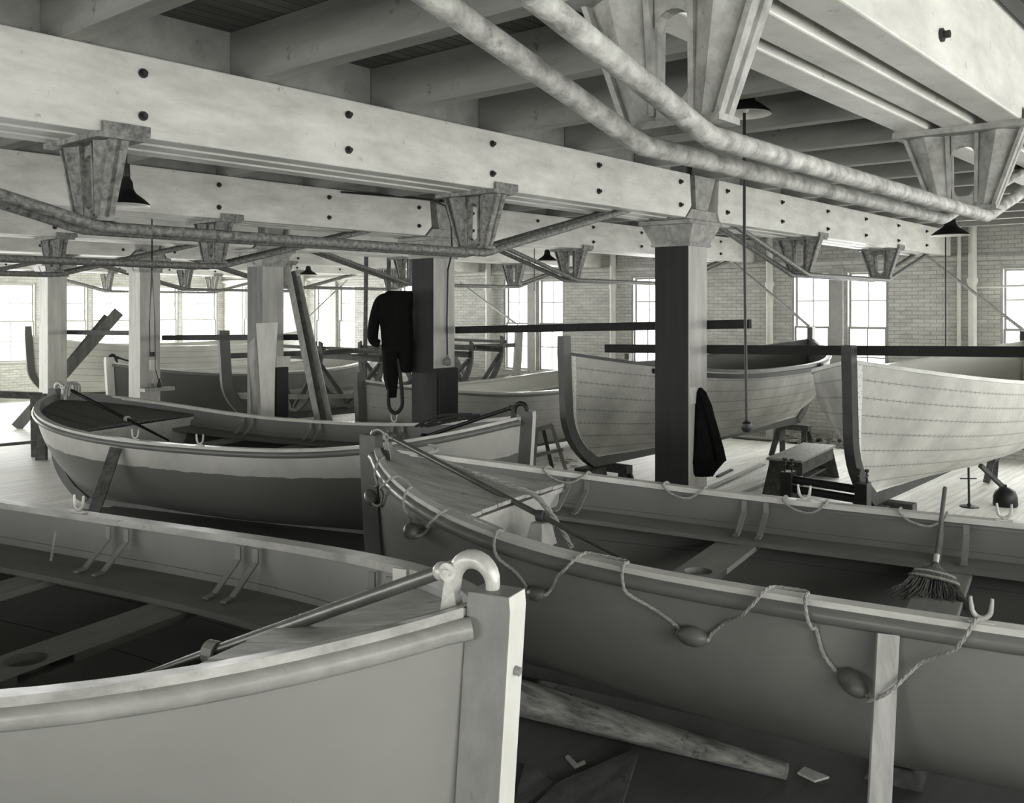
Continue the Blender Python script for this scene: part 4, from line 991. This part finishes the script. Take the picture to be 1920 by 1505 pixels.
# ------------------------------------------------------------------ grab line with floats on boat B
RB = Matrix.Translation(Vector(LBt)) @ Matrix.Rotation(-1.3985, 4, 'Z'); RBi = RB.inverted()
bv = []; bf = []
for u in US: bv += [RB @ H_ for H_ in [HB.pt(u, h, -1) for h in HS]]
n = len(HS)
for i in range(len(US)-1):
    for j in range(n-1): bf.append((i*n+j, (i+1)*n+j, (i+1)*n+j+1, i*n+j+1))
bvh = BVHTree.FromPolygons(bv, bf)
def on_B(px, py, off):
    d = ray(px, py).normalized(); h = bvh.ray_cast(O, d)
    if h[0] is None: return None
    nrm = h[1]; nrm = -nrm if nrm.dot(d) > 0 else nrm
    return h[0] + nrm*off - d*0
def gun_B(px, off=.012, dy=0):
    """point on the near gunwale cap of B at image column px"""
    lo, hi = 0.002, .8
    def col(u): P = RB @ HB.pt(u, 1, -1); v = P-O; t_ = v.dot(VD); return CXP+F_PX*v.dot(RD)/t_
    for _ in range(40):
        m_ = (lo+hi)/2
        if col(m_) < px: lo = m_
        else: hi = m_
    P = HB.pt(lo, 1, -1); return RB @ (P + Vector((0, -.005+dy, off)))
segs = [
 (715, [(708, 868), (707, 895), (709, 912)], (710, 930, 19, 13, 60), [(718, 946), (724, 925), (730, 900)], 742),
 (768, [(769, 925), (772, 950), (777, 972)], (788, 990, 17, 16, 20), [(800, 998), (812, 985), (822, 970)], 838),
 (935, [(945, 1005), (952, 1030), (970, 1068), (990, 1093)], (1016, 1106, 22, 14, 0), [(1040, 1098), (1052, 1072), (1066, 1052)], 1092),
 (1172, [(1190, 1068), (1202, 1098), (1235, 1142), (1275, 1173)], (1306, 1184, 29, 18, 8), [(1336, 1186), (1365, 1162), (1398, 1130)], 1440),
 (1512, [(1524, 1130), (1532, 1175), (1545, 1220), (1568, 1252)], (1603, 1266, 35, 21, 14), [(1640, 1275), (1680, 1262), (1728, 1236), (1775, 1190)], 1830)]
floats = []; allp = []
def over(px, first, k=1.0):
    """rope rising over rail and cap at image column px, ordered from outside to inside when first is False"""
    d = -9*k if first else 21*k
    q = [gun_B(px-2*d, -.105, -.078), gun_B(px-1.1*d, -.055, -.088), gun_B(px-.45*d, -.008, -.060), gun_B(px, .020, -.012), gun_B(px+.5*d, .020, .045)]
    return q[::-1] if first else q
for g0, dn, fl, upp, g1 in segs:
    kk = .35 if g0 < 760 else (.55 if g0 < 900 else (.8 if g0 < 1100 else 1.0))
    pts = over(g0, True, kk)
    pts += [q_ for q_ in (on_B(p[0], p[1], .045 if i_ == 0 else .022) for i_, p in enumerate(dn)) if q_ and q_.z < pts[-1].z-.01]
    c = on_B(fl[0], fl[1], .06); fpos = c or gun_B(fl[0], -.35, -.05)
    tt = (fpos-O).dot(VD); hl = fl[2]*tt/F_PX; rr = fl[3]*tt/F_PX
    fpos = on_B(fl[0], fl[1], rr+.006) or fpos
    ov = over(g1, False, kk)
    up_pts = [q_ for q_ in (on_B(p[0], p[1], .15 if 1630 < p[0] < 1700 else (.045 if i_ == 2 else .022)) for i_, p in enumerate(upp)) if q_ and q_.z < ov[0].z-.01] + ov
    ax = (up_pts[0] - pts[-1]).normalized()
    pts += [fpos-ax*hl*1.02, fpos, fpos+ax*hl*1.02] + up_pts
    allp += pts; floats.append((fpos, ax, hl, rr))
rp = MB(); laid_rope(rp, rope_pts(allp, 6), .0088); ln = obj('grab_line', rp, 'rope', B, smooth=False, weld=False)
for fpos, ax, hl, rr in floats:
    g = MB(); g.lathe([(max(.012, rr*math.sqrt(max(0, 1-abs(s_)**2.2))), hl*s_) for s_ in [-1, -.97, -.9, -.75, -.5, -.25, 0, .25, .5, .75, .9, .97, 1]], fpos, 24, axis=ax, closed=True); obj('float', g, 'float', ln, smooth=True)
# far side: short loops of rope lying over the cap
g = MB(); pf_ = []
for xs_ in (1.05, 1.9, 2.75, 3.5):
    P = HB.pt(HB.u(xs_), 1, 1); Q = HB.pt(HB.u(xs_+.28), 1, 1)
    pf_ += [P+Vector((0, .06, -.10)), P+Vector((0, .065, -.02)), P+Vector((0, .0, .018)), P+Vector((0, -.075, .0)), P.lerp(Q, .3)+Vector((0, -.10, -.05)), P.lerp(Q, .7)+Vector((0, -.10, -.06)), Q+Vector((0, -.075, .0)), Q+Vector((0, .0, .018)), Q+Vector((0, .065, -.02)), Q+Vector((0, .06, -.10))]
    if xs_ < 3.4: pf_.append(HB.pt(HB.u(xs_+.57), .78, 1)+Vector((0, .03, 0)))
laid_rope(g, rope_pts(pf_, 5), .008)
obj('grab_line', g, 'rope', B, local=True, weld=False)
# mooring rope over the foredeck of B
g = MB(); zd = HB.hb-.085
laid_rope(g, rope_pts([(.40, .07, 1.335), (.62, .09, 1.275), (.85, .10, 1.225), (1.10, .10, 1.175), (1.30, .09, 1.13), (1.42, .10, 1.02), (1.50, .14, .88), (1.54, .18, .78)], 6), .020)
obj('painter_rope', g, 'rope', B, local=True, weld=False)
g = MB()
for i in range(4):
    a = i*1.3; laid_rope(g, rope_pts([(.42+.07*math.cos(a+k*.9), .08+.06*math.sin(a+k*.9), 1.295+.018*i+.01*k) for k in range(6)], 4), .013)
obj('rope_knot', g, 'rope', B, local=True, weld=False)
# lashings on C
g = MB()
for i in range(3): laid_rope(g, rope_pts([(6.50+.05*i, -.09, 1.38), (6.47+.05*i, -.05, 1.50), (6.50+.04*i, .05, 1.52), (6.49+.05*i, .10, 1.36)], 5), .014)
obj('lashing', g, 'rope', Cb, local=True, weld=False)
g = MB()
for i in range(3): laid_rope(g, rope_pts([(.45+.1*i, -.05-.02*i, 1.36), (.8+.1*i, .0, 1.30+.02*i), (1.15+.05*i, .05+.03*i, 1.22)], 5), .016)
obj('painter_rope', g, 'rope_dk', Cb, local=True, weld=False)

# ------------------------------------------------------------------ broom standing in boat B
base = RB @ Vector((3.80, .02, HB.zs(.52)-.25-.03))
hb0 = at_t(1748, 1128, (base-O).dot(VD)); 
def on_Bplane(px, py, ylocal):
    n_ = RB.to_3x3() @ Vector((0, 1, 0)); p0 = RB @ Vector((0, ylocal, 0)); d = ray(px, py); return O + d*((p0-O).dot(n_)/d.dot(n_))
he = on_Bplane(1746, 1126, .17); ht_ = on_Bplane(1772, 913, .62); hn = he.lerp(ht_, .32)
t = thing('corn_broom', 'short corn broom leaning inside the lifeboat with floats', 'broom', he)
ax = (hn-ht_).normalized(); sdv = ax.cross((hn-O).normalized()).normalized(); dv = sdv.cross(ax).normalized()
g = MB(); g.tube([ht_, ht_+ax*.01, hn], [.010, .0125, .0125], 10); obj('handle', g, 'mould', t, smooth=True)
g = MB(); Lh = (he-hn).length
rows = []
for f, w_, d_ in ((0, .016, .016), (.10, .030, .022), (.22, .075, .03), (.34, .118, .034), (.50, .130, .034)):
    c = hn+ax*Lh*f; rows.append([c + sdv*w_*math.cos(2*math.pi*i/20) + dv*d_*math.sin(2*math.pi*i/20) for i in range(21)])
g.grid(rows); head = obj('broom_head', g, 'straw', t, smooth=True)
for f, w_ in ((.30, .112), (.44, .134)):
    g = MB(); c = hn+ax*Lh*f; rows = [[c + ax*dz + sdv*(w_)*math.cos(2*math.pi*i/24) + dv*.036*math.sin(2*math.pi*i/24) for i in range(25)] for dz in (-.006, .006)]; g.grid(rows); obj('stitch_band', g, 'rope', head)
g = MB(); rnd = random.Random(3)
for i in range(230):
    a = rnd.uniform(-1, 1); b_ = rnd.uniform(-1, 1); p0 = hn+ax*Lh*.5 + sdv*a*.125 + dv*b_*.022
    ln_ = Lh*(.55+rnd.uniform(-.12, .10)); p1 = p0 + ax*ln_*.5 + sdv*(a*.05+rnd.uniform(-.006, .006)); p2 = p1 + ax*ln_*.5 + sdv*(a*.07+rnd.uniform(-.02, .02)) + dv*(b_*.02+rnd.uniform(-.01, .01))
    g.tube([p0, p1, p2], [.003, .0024, .0014], 4)
s_ = obj('bristles', g, 'straw', head, weld=False); s_['kind'] = 'stuff'
g = MB(); g.tube([hn-ax*.05, hn-ax*.045, hn+ax*.02], .016, 10); obj('wire_collar', g, 'galv', t, smooth=True)

# ------------------------------------------------------------------ props against the boats
a = on_B(1668, 1190, .05); 
if a is not None:
    P0 = a; tP = (P0-O).dot(VD); P1_ = at_t(1650, fy(tP-.02), tP-.02)
    bot = at_t(1644, fy(tP-.1), tP-.1); d = P0-bot
    # axis of plank through image (1666,1180) and (1650,1488)
    lowp = at_t(1650, 1488, tP-.10); dd = lowp-P0; k_ = (.0-P0.z)/dd.z; bot = P0+dd*k_
    g = MB(); g.bar(P0+Vector((0, 0, .02)), bot, .022, 2*21*tP/F_PX, up=VD.cross(dd).normalized()); tag(obj('prop_plank', g, 'wood', bevel=.002), 'pale upright plank propped against the side of the lifeboat with floats', 'plank')
RC = Matrix.Translation(Vector(LC)) @ Matrix.Rotation(1.86, 4, 'Z')
cb = []; 
for u in US: cb += [RC @ H_ for H_ in [HC.pt(u, h, 1) for h in HS]]
bvhC = BVHTree.FromPolygons(cb, bf)
h = bvhC.ray_cast(O, ray(222, 838).normalized())
if h[0] is not None:
    P0 = h[0]-VD*.06; tP = (P0-O).dot(VD); lowp = at_t(180, 950, tP-.25); dd = lowp-P0; k_ = -P0.z/dd.z; bot = P0+dd*k_
    g = MB(); g.bar(P0, bot, .03, .13, up=VD.cross(dd).normalized()); tag(obj('prop_plank', g, 'wood_dk', bevel=.002), 'dark plank propped against the two-tone boat at left', 'plank')

# ------------------------------------------------------------------ floor objects
# weathered spar
pa, pb = at_z(940, 1292, .13), at_z(1475, 1440, .06)
g = MB(); n = 12; pts = [pa.lerp(pb, i/n) + Vector((0, 0, .0)) for i in range(n+1)]; rr = [.14-.085*(i/n)**1.2 for i in range(n+1)]
for p, r_ in zip(pts, rr): p.z = r_*.75+.002
g.tube(rope_pts(pts, 2), [.14-.085*(i/24)**1.2 for i in range(25)], 18, sy=.75); tag(obj('weathered_spar', g, 'log', smooth=True), 'rough weathered spar lying on the floor between the two front boats', 'spar')
def floor_poly(pts, z, th, m, name, label, cat):
    q = [at_z(px, py, z+th) for px, py in pts]; g = MB(); g.prism([(p.x, p.y) for p in q], 'z', z, z+th); return tag(obj(name, g, m, bevel=.002), label, cat)
floor_poly([(1193, 1401), (1197, 1410), (1160, 1530), (980, 1530), (1045, 1466)], .030, .02, 'wood_dk', 'scrap_board', 'three-cornered board offcut on the floor at bottom centre', 'offcut')
floor_poly([(1508, 1436), (1555, 1455), (1528, 1463), (1495, 1447)], .002, .012, 'plankwhite', 'pale_offcut', 'small pale diamond-shaped offcut on the floor beside the prop plank', 'offcut')
floor_poly([(985, 1425), (1075, 1485), (1050, 1520), (960, 1520)], .002, .025, 'wood_dk', 'scrap_board', 'dark board end on the floor beside the near boat stem', 'offcut')
floor_poly([(1060, 1417), (1078, 1437), (1098, 1428), (1096, 1424), (1082, 1430), (1066, 1414)], .002, .015, 'wood', 'angle_offcut', 'tiny L-shaped offcut near the three-cornered board', 'offcut')
# low bench (box stool) by the right hulls
t5 = EYE*F_PX/(922-HOR); 
bl = at_z(1432, 922, 0); br = at_z(1524, 938, 0)
t = thing('low_workbench', 'low dark workbench on the floor in front of the right hulls', 'bench', at_z(1500, 900, 0))
zt_ = .50; c0 = at_z(1443, 857, zt_); c1 = at_z(1505, 862, zt_); c2 = at_z(1566, 834, zt_); c3 = at_z(1500, 831, zt_)
ctr = (c0+c1+c2+c3)/4; ex = ((c2-c1)).normalized(); ey = ex.cross(Vector((0, 0, 1))).normalized(); lx, ly = (c2-c1).length, max(.30, (c1-c0).length)
def bp(a_, b_, z): return Vector((ctr.x, ctr.y, 0)) + ex*a_*lx/2 + ey*b_*ly/2 + Vector((0, 0, z))
def slab(a0, a1, b0, b1, z0, z1, mb, spl=0):
    mb.hexa([bp(a0-spl, b0-spl, z0), bp(a1+spl, b0-spl, z0), bp(a1+spl, b1+spl, z0), bp(a0-spl, b1+spl, z0), bp(a0, b0, z1), bp(a1, b0, z1), bp(a1, b1, z1), bp(a0, b1, z1)])
g = MB(); slab(-1.05, 1.05, -1.08, 1.08, zt_-.03, zt_, g); obj('top_board', g, 'wood', t)
for s1 in (-1, 1):
    g = MB(); q = [bp(s1*1.12, -1.25, 0), bp(s1*1.12, 1.25, 0), bp(s1*.93, .98, zt_-.03), bp(s1*.93, -.98, zt_-.03)]; off = ex*(-s1*.03)
    g.add(q+[p+off for p in q], [(0,1,2,3),(7,6,5,4),(0,4,5,1),(1,5,6,2),(2,6,7,3),(3,7,4,0)]); obj('end_board', g, 'wood_dk', t)
    g = MB(); q = [bp(-.96, s1*1.02, zt_-.20), bp(.96, s1*1.02, zt_-.20), bp(.96, s1*1.0, zt_-.03), bp(-.96, s1*1.0, zt_-.03)]; off = ey*(-s1*.025)
    g.add(q+[p+off for p in q], [(0,1,2,3),(7,6,5,4),(0,4,5,1),(1,5,6,2),(2,6,7,3),(3,7,4,0)]); obj('side_apron', g, 'wood_dk', t)
g = MB(); slab(-.97, .97, -.6, .6, .14, .165, g); obj('lower_shelf', g, 'wood_dk', t)
# roller clamp in front of the bench
a, c = at_t(1478, 915, 9.0), at_t(1618, 934, 8.6)
za = .0; t = thing('roller_clamp', 'black iron roller frame standing before the low workbench', 'roller clamp', (a.x, a.y, 0))
dirn = Vector((c.x-a.x, c.y-a.y, 0)); dirn.normalize(); sd_ = dirn.cross(Vector((0, 0, 1)))
za1, zc1 = at_t(1478, 893, 9.0).z, at_t(1618, 915, 8.6).z
for nm, z_ in (('upper_roller', -.02), ('lower_roller', -.11)):
    g = MB(); g.tube([Vector((a.x, a.y, za1+z_)), Vector((c.x, c.y, zc1+z_))], .038, 14); obj(nm, g, 'black', t, smooth=True)
for p, zz in ((a, za1), (c, zc1)):
    g = MB(); rz_ = math.atan2(dirn.y, dirn.x); g.box((p.x, p.y, (zz+.05)/2), (.11, .16, zz+.05), rz_); e_ = obj('end_frame', g, 'black', t, bevel=.006)
    for s1 in (-1, 1):
        g = MB(); q = Vector((p.x, p.y, 0)) + dirn*s1*.035; g.tube([q+Vector((0, 0, zz+.05)), q+Vector((0, 0, zz+.15))], .009, 8); g.tube([q+Vector((0, 0, zz+.15)), q+Vector((0, 0, zz+.175))], .02, 10); g.tube([q+sd_*.05+Vector((0, 0, zz+.11)), q-sd_*.05+Vector((0, 0, zz+.11))], .007, 6); obj('screw', g, 'black', e_)
# white step frame near boat C stem
t = thing('small_trestle', 'pale small trestle behind the stem of the two-tone boat', 'trestle', at_z(1045, 875, 0))
tw = EYE*F_PX/(884-HOR)
def tp2(nm, p0, p1, w, m='wood'):
    a_, c_ = at_t(*p0), at_t(*p1); g = MB(); g.bar(a_, c_, .04, w, up=VD.cross(c_-a_).normalized()); return obj(nm, g, m, t)
tp2('top_rail', (1005, 806, tw), (1036, 797, tw), .07); tp2('leg', (1034, 797, tw), (1062, fy(tw), tw), .06); tp2('leg', (1018, 802, tw+.2), (1036, fy(tw+.2), tw+.2), .06, 'mould')
tp2('foot_rail', (1004, 854, tw), (1056, 842, tw), .05); tp2('leg', (1006, 806, tw+.1), (1000, fy(tw+.1), tw+.1), .06)
g = MB()
for i in range(14):
    p = at_z(1030+i*4+random.uniform(-3, 3), 866+random.uniform(-8, 10), 0); g.box((p.x, p.y, .012+random.uniform(0, .01)), (random.uniform(.05, .14), random.uniform(.02, .05), .012), random.uniform(0, 3))
tag(obj('wood_shavings', g, 'scrap', weld=False), 'scattered shavings and chips on the floor by the pale trestle', 'shavings', kind='stuff')
# scrap heap at the foot of the brick wall
g = MB()
for i in range(260):
    px = random.uniform(1520, 1640); py = random.uniform(812, 834); p = at_z(px, py, 0)
    if p.x > XW-.12: p.x = XW-random.uniform(.15, .6)
    hgt = random.uniform(.01, .16)*(.4+.6*random.random()); g.box((p.x, p.y, hgt), (random.uniform(.04, .16), random.uniform(.03, .09), random.uniform(.015, .05)), random.uniform(0, 3))
tag(obj('scrap_heap', g, 'scrap', weld=False), 'heap of wood scraps on the floor by the brick wall', 'scrap heap', kind='stuff')
# loose boards on the bright floor
for i, (p0, p1, w_, lab) in enumerate((((1330, 915), (1430, 870), .10, 'long thin board lying on the bright floor right of the coat'), ((1375, 820), (1445, 826), .16, 'flat dark board on the floor under the hull behind the dark column'), ((1345, 893), (1372, 880), .05, 'short stick on the floor beside the coat'), ((1440, 905), (1300, 960), .07, 'narrow strip of wood lying towards the front boat'))):
    a_, c_ = at_z(*p0, .012), at_z(*p1, .012); g = MB(); g.bar(a_, c_, w_, .022); tag(obj('floor_board', g, ['wood', 'wood_dk', 'wood_dk', 'wood'][i]), lab, 'board', 'loose boards on the floor')
# iron stand, prop and dark bucket at the right edge
pf = at_z(1817, 950, 0); t = thing('iron_stand', 'thin iron stand with a crossbar under the right edge hull', 'stand', pf)
tt = (pf-O).dot(VD)
g = MB(); g.tube([pf, at_t(1816, 876, tt)], .014, 8); obj('post', g, 'black', t); g = MB(); g.tube([at_t(1800, 897, tt), at_t(1831, 897, tt)], .008, 6); obj('crossbar', g, 'black', t); g = MB(); g.lathe([(.12, 0), (.11, .012), (.03, .025), (.015, .05)], pf, 16, closed=True); obj('foot', g, 'black', t)
g = MB(); g.bar(at_t(1838, 872, 12.3), at_z(1903, 934, .02), .05, .05); tag(obj('shore_prop', g, 'wood_dk'), 'slanting dark prop under the hull at the right edge', 'prop')
pf = at_z(1885, 948, 0); g = MB(); g.lathe([(.14, 0), (.15, .02), (.145, .12), (.12, .19), (.07, .235), (.02, .25), (.02, .275), (.001, .28)], pf, 22, closed=True); tag(obj('dark_pot', g, 'black', smooth=True), 'black lidded pot on the floor at the right edge', 'pot')
